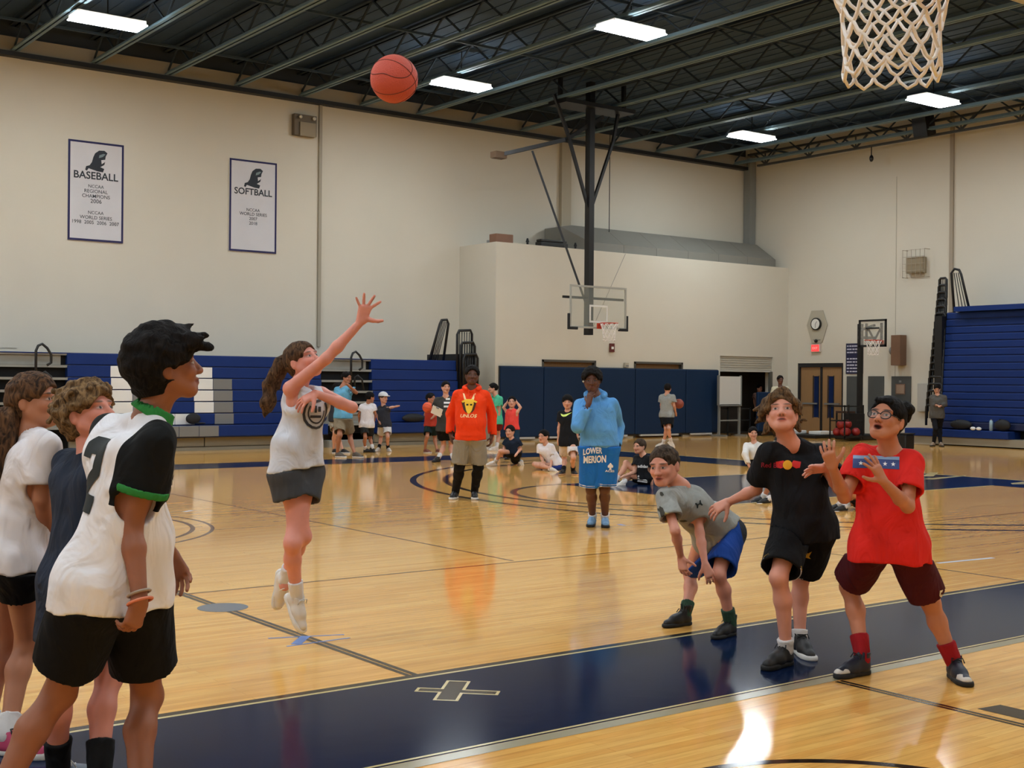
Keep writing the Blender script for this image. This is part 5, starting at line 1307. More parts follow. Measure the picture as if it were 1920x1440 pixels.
# ---- boy in the black and white jersey, seen from behind (nearest)
def near_boy():
    D = 4.35; b = at(225, 722+1.545*FPX/D, D); b[2] = 0
    P = Person(dict(base=b, H=1.74, res=.0105, hres=.0055, hairres=.006, pel=(208, 1090, .0), neck=(284, 772, .02), shR=(292, 828, -.13), shL=(206, 812, .17), head=(313, 688, .03), look=(112, 12, 0), hs=.232, chest=(1, 0, -.5),
        elR=(246, 985, 0), wrR=(262, 1122, -1), elL=(268, 965, 0), wrL=(322, 1040, 1), hipw=1.15,
        knL=(276, 1305, .1), knR=(112, 1298, -.12), footL=((232, 1562), (322, 1552)), footR=((-58, 1590), (32, 1580)), girth=1.0, neckw=1.0,
        hipR=(172, 1105, -.12), hipL=(252, 1110, .09),
        handR=hd((-.25, -1, .05), (-.75, .0, -.5), (.45, -.2, -.85), .75, .05, thumbout=.35), handL=hd((.5, -.9, 0), (-.3, -.3, .9), (-.9, -.2, 0), .35, .5)),
        'boy in a white and black number 2 jersey, back turned, standing at the left front')
    P.report('near'); P.body(S_BROWN)
    ctr = (P.J['shL']+P.J['shR'])/2; shR = P.J['shR']; rt, fr, up = P.rt, P.fr, P.up
    def seam(V):
        d = V-shR; lat = d@rt; fwd_ = d@fr; h_ = d@up        # black yoke over the near shoulder and side
        s1 = lat+.045+.12*np.clip(h_, -.3, .1)*0+.10*np.clip(-h_-.15, 0, 1)
        d2 = V-P.J['shL']; s2 = -(d2@rt)+.03
        top = .10-(h_)                # no black above the shoulder seam
        low = h_+.235
        return np.minimum(np.minimum(np.maximum(s1, s2)+.0, low*1.0), .048-h_*.5)
    P.shirt(M_JER, ease=.03, hem=.085, sleeve=.62, sw=.086, neck=.062, noise=.008, nfreq=24, flare=.02, attr={'seam': seam}, h=.0075, sk=.05)
    # green collar and sleeve bands
    nk = P.J['neck']; nn = unit(P.hp(0, -.02, -.07)-nk)
    S = Shape(); S.cone(nk-nn*.02+P.fr*.008, nk+nn*.026+P.fr*.012, .084*P.f, .066*P.f, .01, flat=3); S.cone(nk-nn*.06, nk+nn*.1, .062*P.f, .056*P.f, .004, sub=True); sdf_obj('collar', S, .006, M_GREEN, P.root)
    for k in 'LR':
        a, e = P.J['sh'+k], P.J['el'+k]; c = a+(e-a)*.62; d = unit(e-a); S = Shape(); S.cone(c-d*.024, c+d*.002, .091*P.f, .0905*P.f, .004, flat=3); S.cone(c-d*.06, c+d*.05, .079*P.f, .079*P.f, .003, sub=True); sdf_obj('sleeve_band', S, .006, M_GREEN, P.root)
    P.shorts(M_SHBLK, frac=.72, w0=.125, w1=.118, ease=.03, waist=.12)
    bv = bvh_of(P.vf['shirt']); back = -P.fr
    v2 = unit(P.up*1.0+np.array((0, 0, .25))); u2 = unit(np.cross(v2, back))
    TWO = [(-.45, .20), (-.45, .40), (-.28, .5), (.28, .5), (.45, .40), (.45, .02), (.0, -.26), (.45, -.26), (.45, -.5), (-.45, -.5), (-.45, -.24), (.10, .08), (.10, .27), (-.10, .27), (-.10, .20)]
    c = at(204, 890, 4.35)
    v, f = poly2(TWO); wrap_print('number_two', fit_polys(v, f, w=.16, h=.25), c, u2, v2, unit(back*.5+cdir((-.25, 0, .8))*.5), bv, mat('black_print', (14, 22, 22), rough=.8), P.root)
    P.hair(H_DK, thick=.036, line=.052, back=-.085, noise=.007, nfreq=75, vol=(0, -.004, .008), side=.012,
        locks=[((.016*i-.07, .085, .07), (.019*i-.085, .118+.014*(i % 3), .035+.02*((i*2) % 4)), .026, .010) for i in range(10)]+[((.0, .07, .115), (-.01, .115, .125), .010, .003)]+[((.06*s, .03, .09), (.075*s, .085, .06), .022, .010) for s in (-1, 1)])
    for px_, py_, tx in ((327, 927, 'O'), (334, 893, 'R')): wrap_print('front_lettering', fit_polys(*text_polys(tx, bold=.04), h=.06), at(px_, py_, 4.3), cdir((.55, 0, -.8)), cdir((.1, 1, 0)), cdir((.85, 0, .5)), bv, mat('black_print', 0), P.root)
    for t, col, r in ((.93, (150, 132, 116), .031), (1.04, (206, 116, 84), .034)):
        e, w = P.J['elR'], P.J['wrR']; c = e+(w-e)*t; d = unit(w-e); x = unit(np.cross(d, (1, .3, .2))); y = np.cross(d, x)
        MB().tube([c+r*P.f*1.15*(x*math.cos(a)+y*math.sin(a))+d*.006*math.sin(a) for a in np.linspace(0, 6.283, 25)[:-1]], .0052, 8, closed=True).build('wristband', mat('band_%d' % int(t*100), col, rough=.5), P.root, smooth=True)
    for k in 'LR': P.legwear(M_SOCKW, 'sock', k, .72, 1.0); P.shoe(k, M_SHOEB, M_SOLEW, M_LACEW)
    return P

# ---- boy with curly sandy hair in a long navy tee
def curly_boy():
    D = 4.95; b = at(160, 722+1.545*FPX/D, D); b[2] = 0
    P = Person(dict(base=b, H=1.58, res=.011, hres=.0055, hairres=.0065, pel=(158, 1090, .0), neck=(172, 850, .0), shR=(215, 872, -.12), shL=(130, 868, .14), head=(166, 775, .02), look=(70, 18, 0), hs=.225, chest=(1, 0, .1),
        elR=(225, 990, 0), wrR=(240, 1080, 1), elL=(150, 980, 0), wrL=(190, 1080, 1),
        knL=(205, 1268, .0), knR=(118, 1285, -.05), footL=((160, 1512), (222, 1500)), footR=((84, 1488), (140, 1478)), handR=None, handL=None, hipw=1.1),
        'boy with curly sandy hair and long navy tee, standing behind the number 2 jersey')
    P.report('curly'); P.body(S_PINK)
    P.shirt(M_NAVYT, ease=.036, hem=.26, sleeve=.7, sw=.085, neck=.066, flare=.022, noise=.006)
    P.shorts(M_SHBLK, frac=.7, w0=.125, w1=.115)
    rs = random.Random(3); lk = []
    for i in range(90):
        a = rs.uniform(0, 6.283); z = rs.uniform(-.03, .118); rr = math.sqrt(max(0, 1-((z-.03)/.1)**2)); x = .092*rr*math.sin(a); y = -.012+.112*rr*math.cos(a)
        if y > .045 and z < .06: continue
        lk.append(((x, y, z), (x*1.12+rs.uniform(-.02, .02), y*1.1+rs.uniform(-.02, .02), z+rs.uniform(-.018, .022)), .017, .010))
    P.hair(H_CURL, thick=.026, line=.05, back=-.085, noise=.008, nfreq=95, locks=lk, ears=True)
    for k in 'LR': P.legwear(M_SOCKB, 'sock', k, .62, 1.0); P.shoe(k, mat('grey_runner', (110, 120, 134), rough=.5), M_SOLEW, M_LACEW)
    return P

# ---- girl with a long wavy ponytail at the left edge
def left_girl():
    D = 5.3; b = at(40, 722+1.545*FPX/D, D); b[2] = 0
    P = Person(dict(base=b, H=1.60, res=.011, hres=.0055, hairres=.0065, pel=(22, 1045, .0), neck=(62, 805, .0), shR=(88, 835, -.14), shL=(30, 828, .14), head=(66, 752, .02), look=(80, 8, 0), hs=.222, chest=(1, 0, .0),
        elR=(78, 935, 0), wrR=(95, 1020, 1), elL=(60, 930, 0), wrL=(95, 1010, 1), hipw=1.1,
        knL=(10, 1205, .05), knR=(52, 1200, -.08), footL=((-50, 1408), (5, 1400)), footR=((-4, 1412), (52, 1420)), handR=None, handL=None),
        'girl with long wavy ponytail, white tee and black shorts at the left edge')
    P.report('lgirl'); P.body(S_OLIVE)
    P.shirt(M_TEEW, ease=.026, hem=.05, sleeve=.72, sw=.08, neck=.07, flare=.02, noise=.009)
    P.shorts(M_SHBLK, frac=.32, w0=.122, w1=.12)
    P.hair(H_LONG, thick=.016, line=.055, back=-.07, noise=.004, ears=True)
    h0 = P.hp(0, -.105, .0); pts = [h0, at(15, 790, D-.02), at(5, 850, D-.04), at(2, 910, D-.04), at(0, 975, D-.02)]
    P.strand(pts, (.03, .05, .058, .05, .015), H_LONG, noise=.016, nfreq=55)
    P.strand([P.hp(0, -.10, .02), P.hp(0, -.12, -.02)], (.03, .03), mat('hair_tie', (40, 30, 30)), name='hair_tie', noise=0)
    for k in 'LR': P.legwear(M_SOCKW, 'sock', k, .78, 1.0); P.shoe(k, M_PINK, M_SOLEW, M_LACEB)
    return P

# ---- the shooter
def shooter():
    D = 7.3; b = at(560, 722+1.545*FPX/D, D); b[2] = 0
    P = Person(dict(base=b, H=1.60, res=.0115, hres=.0055, handres=.0045, pel=(556, 880, .0), neck=(555, 730, .0), shR=(545, 728, -.13), shL=(602, 738, .13), head=(568, 677, .0), look=(58, 24, -6), hs=.222, chest=(.8, 0, .6),
        elR=(612, 672, -1), wrR=(677, 603, 0), elL=(660, 764, -1), wrL=(592, 738, -1), limb=.95, girth=.92, hipax=(.6, 0, -.8),
        knR=(548, 1018, -.15), ankR=(557, 1118, .02), toeR=(.42, -.85, .3), knL=(568, 1005, .0), ankL=(534, 1088, .15), toeL=(-.1, -.95, -.15),
        handR=hd((.28, .95, .1), (.25, -.1, .95), (1, -.15, .1), .12, 1.0, thumbout=.95, size=1.1), handL=hd((-.75, -.45, .3), (-.3, -.8, -.3), (-.4, .4, .8), .35, .5)),
        'girl in a pale grey tank top mid jump shot, one arm stretched towards the ball')
    P.report('shooter'); P.body(S_PINK)
    P.shirt(M_TANK, name='tank_top', ease=.028, hem=.0, tank=True, neck=.085, flare=.02, noise=.010, scoop=.02, hemn=(.15, -1, .0))
    P.shorts(M_CHAR, frac=.38, w0=.112, w1=.12, noise=.006)
    P.hair(H_BR, thick=.012, line=.058, back=-.06, noise=.003)
    h0 = P.hp(0, -.10, .01)
    P.strand([h0, h0+cdir((-.8, .1, 0))*.05, h0+cdir((-.75, -.7, 0))*.15, h0+cdir((-.62, -1, 0))*.24, h0+cdir((-.5, -1, 0))*.33], (.03, .045, .05, .04, .012), H_BR, noise=.014, nfreq=60)
    for k in 'LR':
        P.legwear(M_SOCKW, 'sock', k, .72, 1.0, r=.009); P.shoe(k, M_SHOEW, M_SOLEW, M_LACEW)
    bv = bvh_of(P.vf['tank_top']); n = cdir((.62, .05, .78)); v = np.array((0, 0, 1.)); u = unit(np.cross(v, n)); c = at(598, 772, D-.1)
    ink = mat('grey_black_print', (52, 52, 58), rough=.8)
    ring = lambda r0, r1, a0, a1, n_=14: [[(r0*math.cos(t), r0*math.sin(t)), (r1*math.cos(t), r1*math.sin(t)), (r1*math.cos(t2), r1*math.sin(t2)), (r0*math.cos(t2), r0*math.sin(t2))] for t, t2 in zip(np.linspace(a0, a1, n_)[:-1], np.linspace(a0, a1, n_)[1:])]
    wrap_print('chest_emblem', poly2(*ring(.085, .10, 2.2, 6.9), *ring(.06, .07, 2.6, 6.4), [(-.05, .03), (-.03, .03), (-.03, .0), (-.05, .0)], [(-.02, .035), (.0, .035), (.0, -.005), (-.02, -.005)], [(.01, .03), (.035, .03), (.035, .0), (.01, .0)], [(-.05, -.02), (.04, -.02), (.04, -.035), (-.05, -.035)], [(-.04, .06), (.04, .075), (.045, .06), (-.035, .045)]), c, u, v, n, bv, ink, P.root)
    return P

# ---- boy bending over in the grey tee
def grey_boy():
    b = (on_floor(1268, 1176)+on_floor(1355, 1195))/2
    P = Person(dict(base=b, H=1.47, res=.0115, hres=.005, hairres=.006, handres=.0045, pel=(1350, 992, .10), neck=(1274, 908, -.12), shR=(1304, 930, -.04), shL=(1248, 934, -.26), head=(1245, 873, -.20), look=(-32, -6, -4), hs=.232, chest=(-.6, -.6, .5), facew=1.03,
        elR=(1312, 1000, -1), wrR=(1322, 1058, -1), elL=(1266, 995, -1), wrL=(1277, 1046, 1), girth=.92, limb=.9, hipR=(1368, 1000, .06), hipL=(1322, 1000, .16),
        knR=(1347, 1078, -.1), knL=(1294, 1076, -.1), footR=((1378, 1190), (1330, 1201)), footL=((1296, 1171), (1238, 1178)),
        handR=hd((.35, -.85, .3), (.1, -.4, -.9), (-.9, -.2, .2), .5, .25), handL=hd((.15, -.9, .2), (.6, -.2, -.7), (-.3, 0, .9), .5, .2)),
        'boy in grey tee and blue shorts bending with hands on his knees')
    P.report('grey'); P.body(S_FAIR)
    P.shirt(M_GREYT, ease=.026, hem=.05, sleeve=.62, sw=.082, neck=.072, noise=.009, nfreq=24, flare=.012, hemn=(.75, -.66, .1), h=.009)
    def seam(V): return np.minimum((V-P.J['hipR'])@cdir((1, .25, .15))-.072, 1)
    P.shorts(M_BLUESH, frac=.84, w0=.122, w1=.118, attr={'seam': seam}, waist=.03)
    P.hair(H_SHORT, thick=.008, line=.068, back=-.055, noise=.004, nfreq=130, fringe=.006)
    for k in 'LR': P.legwear(M_SOCKG, 'sock', k, .70, 1.0); P.shoe(k, M_SHOEB, M_SOLEB, M_LACEB, high=.055)
    bv = bvh_of(P.vf['shirt']); ink = mat('dark_olive_print', (52, 50, 40), rough=.8); yel = mat('yellow_print', (196, 180, 110), rough=.8)
    n = cdir((-.65, -.55, .5)); v = P.up; u = unit(np.cross(v, n)); dp = depth_of(P.J['neck'])
    sh = lambda pts: poly2(pts)
    for px, py, w, h_, m in ((1250, 912, .03, .03, ink), (1256, 940, .05, .09, ink), (1268, 945, .045, .075, yel), (1276, 958, .05, .03, ink), (1249, 937, .05, .02, ink), (1284, 972, .06, .025, ink), (1262, 962, .04, .03, yel)):
        wrap_print('chest_print', fit_polys(*sh([(-.5, -.3), (-.1, -.5), (.5, -.2), (.35, .4), (-.1, .5), (-.45, .25)]), w=w, h=h_), at(px, py, dp), u, v, cdir((-.25, -.15, .9)), bv, m, P.root)
    UA = poly2([(-.5, .5), (-.3, .5), (-.12, .12), (-.12, -.12), (-.3, -.5), (-.5, -.5), (-.38, 0)], [(.5, .5), (.3, .5), (.12, .12), (.12, -.12), (.3, -.5), (.5, -.5), (.38, 0)], [(-.2, .1), (.2, .1), (.2, -.1), (-.2, -.1)])
    wrap_print('sleeve_emblem', fit_polys(*UA, w=.048, h=.034), at(1299, 941, depth_of(P.J['shR'])), cdir((.9, .42, 0)), cdir((-.42, .9, 0)), cdir((.1, 0, 1)), bv, mat('black_print', 0), P.root)
    return P

# ---- boy in the black tee
def black_boy():
    b = (on_floor(1455, 1252)+on_floor(1505, 1226))/2
    P = Person(dict(base=b, H=1.68, res=.0115, hres=.005, hairres=.006, handres=.0045, pel=(1508, 982, .04), neck=(1479, 825, -.02), shR=(1535, 851, .07), shL=(1440, 851, -.05), head=(1466, 776, -.06), look=(-14, 22, -3), hs=.23, chest=(-.25, 0, 1),
        elL=(1418, 918, 1), wrL=(1366, 941, 1), elR=(1572, 915, -1), wrR=(1550, 876, -1), girth=.86, limb=.92, legk=.92, hemr=.2,
        knL=(1460, 1082, -.2), knR=(1502, 1082, -.1), footL=((1484, 1245), (1424, 1260)), footR=((1494, 1222), (1522, 1240)),
        handL=hd((-.85, -.45, .1), (.1, -.6, -.7), (-.3, .3, .85), .45, .3), handR=hd((-.95, -.05, .3), (-.1, -.6, .6), (-.4, .8, .2), .18, .5, thumbout=.7)),
        'boy in black tee and black shorts looking up, arm stretched to the bending boy')
    P.report('black'); P.body(S_FAIR)
    P.shirt(M_TEEBLK, ease=.030, hem=.10, sleeve=.66, sw=.084, neck=.072, noise=.009, flare=.018)
    P.shorts(M_SHBLK, frac=.84, w0=.122, w1=.115, noise=.008)
    rs = random.Random(5); lk = []
    for i in range(46):
        a = rs.uniform(-2.6, 2.6); z = rs.uniform(-.08, .10); rr = math.sqrt(max(.3, 1-((z-.03)/.11)**2)); x = .088*rr*math.sin(a+math.pi); y = -.016-.10*rr*math.cos(a)*.9
        if y > .03 and z < .05: continue
        lk.append(((x, y, z), (x*1.25+rs.uniform(-.01, .02), y*1.1, z-rs.uniform(.0, .05)), .02, .008))
    lk += [((.085, -.02, .06), (.15, -.04, .04), .03, .012), ((.09, -.03, .0), (.145, -.05, -.03), .028, .01), ((-.085, -.02, -.02), (-.125, -.03, -.03), .022, .01), ((.075, -.03, -.06), (.10, -.05, -.10), .03, .012), ((-.07, -.03, -.05), (-.09, -.04, -.09), .026, .012)]
    lk += [((.012*sg, .055, .108), (sg*(.05+.012*i), .085-.012*i, .075-.018*i), .020, .011) for sg in (-1, 1) for i in range(4)]+[((sg*.075, .03-.02*i, .03), (sg*.098, .045-.025*i, -.045), .020, .008) for sg in (-1, 1) for i in range(3)]
    P.hair(H_WAVE, thick=.022, line=.060, back=-.10, noise=.007, nfreq=62, locks=lk, side=.01, vol=(.008, -.006, 0))
    for k in 'LR': P.legwear(M_SOCKW, 'sock', k, .84, 1.0); P.shoe(k, M_SHOEB, M_SOLEW if k == 'R' else M_SOLEB, M_LACEB, high=.02)
    bv = bvh_of(P.vf['shirt']); n = cdir((-.15, 0, 1)); v = np.array((0, 0, 1.)); u = unit(np.cross(v, n)); dp = depth_of(P.J['neck'])-.15
    redp = mat('dark_red_print', (150, 28, 58), rough=.8)
    wrap_print('chest_lettering', fit_polys(*text_polys('Red Bull', bold=.015), w=.115, h=.028), at(1449, 874, dp), u, v, n, bv, redp, P.root)
    wrap_print('chest_bulls', poly2([(-.10, .02), (-.04, .03), (-.01, .0), (-.06, -.025), (-.09, -.02)], [(.10, .02), (.04, .03), (.01, .0), (.06, -.025), (.09, -.02)]), at(1480, 873, dp), u*.7, v*.8, n, bv, mat('red_print', (206, 40, 40), rough=.8), P.root)
    wrap_print('chest_sun', poly2([(.026*math.cos(t), .026*math.sin(t)) for t in np.linspace(0, 6.283, 20)[:-1]]), at(1478, 873, dp), u, v, n, bv, mat('yellow_sun_print', (232, 172, 40), rough=.8), P.root, off=.006)
    sv = bvh_of(P.vf['shorts']); d2 = depth_of(P.J['hipR'])
    wrap_print('shorts_emblem', fit_polys(*poly2([(-.5, .5), (-.2, .1), (0, .4), (.25, .15), (.5, .35), (.35, -.1), (.5, -.3), (.1, -.2), (0, -.5), (-.2, -.2), (-.5, -.3), (-.3, .05)]), w=.075, h=.07), at(1506, 1040, d2), u, v, cdir((0, 0, 1)), sv, mat('gold_print', (206, 164, 54), rough=.8), P.root)
    for k in 'LR':
        hp_, kn = P.J['hip'+k], P.J['kn'+k]; c = hp_+(kn-hp_)*.84; d = unit(kn-hp_)
        for o_, mm in ((.0, M_SOCKW), (.014, mat('gold_print', 0))):
            S = Shape(); S.cone(c-d*(.010+o_), c-d*(.002+o_), .118*P.f, .118*P.f, .003, flat=3); S.cone(c-d*.08, c+d*.06, .110*P.f, .110*P.f, .003, sub=True); sdf_obj('hem_stripe', S, .007, mm, P.root)
    return P

# ---- boy in the red tee with glasses
def red_boy():
    b = (on_floor(1595, 1272)+on_floor(1805, 1290))/2
    P = Person(dict(base=b, H=1.63, res=.0115, hres=.005, hairres=.006, handres=.0045, pel=(1668, 1015, .02), neck=(1671, 841, -.0), shR=(1708, 864, -.06), shL=(1617, 855, .07), head=(1662, 787, -.04), look=(-38, 20, 4), hs=.232, chest=(-.5, 0, 1), mouth=.012,
        elL=(1583, 932, -1), wrL=(1560, 874, -1), elR=(1702, 950, -1), wrR=(1652, 898, -1), girth=.9, limb=.96,
        knL=(1592, 1100, -.1), knR=(1745, 1130, -.1), footL=((1630, 1263), (1548, 1276)), footR=((1783, 1268), (1828, 1298)),
        handL=hd((-.35, .85, .35), (.35, .2, -.9), (.8, .4, .2), .45, .35), handR=hd((-.5, .85, .2), (-.6, -.1, -.75), (.1, .5, .8), .15, .5)),
        'boy with glasses in red tee and maroon shorts, hands raised to clap')
    P.report('red'); P.body(S_TAN)
    P.shirt(M_RED, ease=.032, hem=.11, sleeve=.68, sw=.082, neck=.074, noise=.009, flare=.026)
    P.shorts(M_MAROON, frac=.82, w0=.112, w1=.112, noise=.006)
    P.hair(H_DK, thick=.013, line=.066, back=-.055, noise=.003, fringe=.004, locks=[((.02*i-.04, .075, .082), (.022*i-.045, .094, .062-.006*(i % 2)), .010, .004) for i in range(5)])
    c = at(1697, 768, depth_of(P.J['head'])+.05); P.strand([c+cdir((-.6, .1, 0))*.03, c, c+cdir((.1, -1, 0))*.035], (.032, .042, .034), H_DK, name='hair_bun', noise=.008, nfreq=110)
    # glasses
    m = mat('black_glasses', (24, 18, 18), rough=.35); g = None
    for sg in (-1, 1):
        ce = (sg*.033, .100, -.006); pts = [P.hp(ce[0]+.027*math.cos(t), ce[1]-.004*abs(math.cos(t)), ce[2]+.020*math.sin(t)) for t in np.linspace(0, 6.283, 25)[:-1]]
        fr_ = MB().tube(pts, .0028, 6, closed=True).build('glasses_rim', m, P.root, smooth=True)
        MB().poly([P.hp(ce[0]+.026*math.cos(t), ce[1]-.004*abs(math.cos(t)), ce[2]+.019*math.sin(t)) for t in np.linspace(0, 6.283, 25)[:-1]], [tuple(range(24))]).build('lens', mat('clear_lens', (240, 240, 240), rough=.05, alpha=.12), fr_)
        MB().tube([P.hp(sg*.060, .098, -.002), P.hp(sg*.074, .06, -.0), P.hp(sg*.078, .0, .0)], .0026, 6).build('glasses_arm', m, P.root, smooth=True)
    MB().tube([P.hp(-.007, .102, -.002), P.hp(0, .106, .0), P.hp(.007, .102, -.002)], .0028, 6).build('glasses_bridge', m, P.root, smooth=True)
    for k in 'LR': P.legwear(M_SOCKR, 'sock', k, .66, 1.0); P.shoe(k, M_SHOEN, M_SOLEB, M_LACEB, high=.03, toe_m=M_SHOEW)
    bv = bvh_of(P.vf['shirt']); n = cdir((-.3, .0, 1)); v = unit(P.up); u = unit(np.cross(v, n)); dp = depth_of(P.J['neck'])-.15; c = at(1642, 871, dp)
    wrap_print('chest_stripe', poly2([(-.115, -.024), (.115, -.024), (.115, .022), (-.115, .022)]), c, u, v, n, bv, mat('blue_print', (52, 70, 122), rough=.8), P.root)
    wrap_print('chest_stripe_edge', poly2([(-.115, .022), (.115, .022), (.115, .038), (-.115, .038)]), c, u, v, n, bv, mat('pale_blue_print', (128, 156, 188), rough=.8), P.root)
    st = lambda x, r: [(x+r*(1 if i % 2 == 0 else .4)*math.sin(i*math.pi/5), r*(1 if i % 2 == 0 else .4)*math.cos(i*math.pi/5)) for i in range(10)]
    for x in (-.075, .005, .045, .085): wrap_print('star', poly2(st(x, .012)), c, u, v, n, bv, mat('white_print', (226, 226, 226), rough=.8), P.root, off=.006)
    sv = bvh_of(P.vf['shorts']); wrap_print('shorts_emblem', poly2([(-.012, .02), (.012, .022), (.004, .01), (-.004, .01), (-.006, -.004), (.006, 0), (.008, -.012), (-.002, -.022), (-.014, -.006)]), at(1746, 1107, depth_of(P.J['knR'])), cdir((1, 0, 0)), cdir((0, 1, 0)), cdir((.1, 0, 1)), sv, mat('pale_gold_print', (214, 196, 160), rough=.8), P.root)
    return P

# ---- the two coaches
def orange_man():
    b = on_floor(868, 939)
    P = Person(dict(base=b, H=1.80, res=.015, hres=.0065, hairres=.008, handres=.007, pel=(882, 816, 0), neck=(885, 726, 0), shR=(911, 741, .0), shL=(857, 741, .0), head=(885, 704, -.02), look=(6, 6, 3), hs=.235,
        elL=(846, 777, 1), wrL=(845, 815, -1), elR=(922, 779, 1), wrR=(922, 818, -1), knL=(861, 877, -.1), knR=(897, 876, -.1), footL=((856, 934), (838, 940)), footR=((889, 934), (893, 943)),
        handL=hd((.15, -1, .2), (.9, 0, -.2), (.2, 0, .9), .45), handR=hd((-.1, -1, .2), (-.9, 0, -.2), (-.2, 0, .9), .45)),
        'man in a bright orange hoodie and grey shorts over black leggings')
    P.report('orange'); P.body(S_DARK)
    hoodie(P, M_ORANGE)
    P.shorts(M_KHAKI, frac=.86, w0=.118, w1=.112, noise=.006)
    for k in 'LR': P.leggings(M_SOCKB, k); P.shoe(k, M_SHOEB, M_SOLEW, None, high=.05)
    P.hair(H_DK, thick=.022, line=.068, back=-.05, noise=.004, nfreq=160)
    bv = bvh_of(P.vf['hoodie']); n = cdir((0, 0, 1)); v = np.array((0, 0, 1.)); u = unit(np.cross(v, n)); D = P.depth
    def px(poly, m, nm, off=.006): 
        cx, cy = 880, 755; wrap_print(nm, poly2(*[[((x-cx)*D/FPX, -(y-cy)*D/FPX) for x, y in l] for l in poly]), at(cx, cy, D), u, v, n, bv, m, P.root, off, seg=.03)
    yel = mat('yellow_goat_print', (244, 202, 60), rough=.8); crm = mat('cream_print', (246, 214, 160), rough=.8); blk = mat('black_print', 0)
    px([[(866, 754), (871, 750), (891, 750), (894, 754), (890, 768), (886, 773), (874, 773), (870, 768)]], mat('dark_goat_shade', (70, 44, 24), rough=.8), 'goat_shadow', .005)
    px([[(873, 748), (888, 748), (889, 757), (885, 770), (881, 775), (878, 775), (875, 770), (872, 757)], [(866, 752), (873, 749), (873, 753), (868, 755)], [(888, 749), (896, 753), (893, 755), (888, 753)]], yel, 'goat_head')
    px([[(868, 737), (871, 738), (875, 749), (871, 749)], [(892, 737), (889, 738), (884, 749), (889, 749)]], crm, 'goat_horns')
    px([[(875, 757), (879, 757), (879, 760), (875, 760)], [(882, 757), (886, 757), (886, 760), (882, 760)]], blk, 'goat_eyes', .009)
    wrap_print('lettering', fit_polys(*text_polys('UNLO$', bold=.02, shear=.25), w=.215, h=.05), at(879.5, 779.5, D), u, v, n, bv, crm, P.root, .006, seg=.03)
    return P
def hoodie(P, m, hem=.06):
    P.shirt(m, name='hoodie', ease=.034, hem=hem, sleeve=1.92, sw=.058, neck=.064, noise=.010, nfreq=22, flare=-.004, belly=.014, h=.0125, hemn=(0, -1, 0))
    J, f = P.J, P.f; nk = J['neck']; S = Shape()
    for t in np.linspace(-2.2, 2.2, 12)[:-1]:
        t2 = t+.4; q = lambda a: nk+P.rt*math.sin(a)*.092*f-P.fr*math.cos(a)*(.092)*f+np.array((0, 0, -.008+.022*math.cos(a)))*f
        S.cone(q(t), q(t2), .030*f, .030*f, .02)
    S.cone(nk-P.fr*.08*f, nk-P.fr*.12*f-np.array((0, 0, .12*f)), .07*f, .05*f, .03)
    S.cone(nk-np.array((0, 0, .03)), P.hp(0, -.02, -.06), .058*f, .058*f, .01, sub=True); S.noise(.004, 30, 4)
    sdf_obj('hood', S, .011, m, P.root)
    S = Shape(); c = J['pel']+np.array((0, 0, .035*f)); A = np.array([P.rt, P.fr, P.up])
    for sg in (-1, 1): MB().tube([nk+P.rt*sg*.035*f+P.fr*.12*f-np.array((0, 0, .03*f)), nk+P.rt*sg*.04*f+P.fr*.150*f-np.array((0, 0, .13*f))], .004, 6).build('drawstring', m, P.root)
    bv = bvh_of(P.vf['hoodie']); up = np.array((0, 0, 1.))
    v, fc = poly2([(-.075, .075), (.075, .075), (.125, -.06), (-.125, -.06)]); wrap_print('pocket', (np.array(v)*f*1.05, fc), J['pel']+up*.06*f, P.rt if np.dot(np.cross(P.rt, up), P.fr) > 0 else -P.rt, up, P.fr, bv, m, P.root, off=.010, seg=.03)
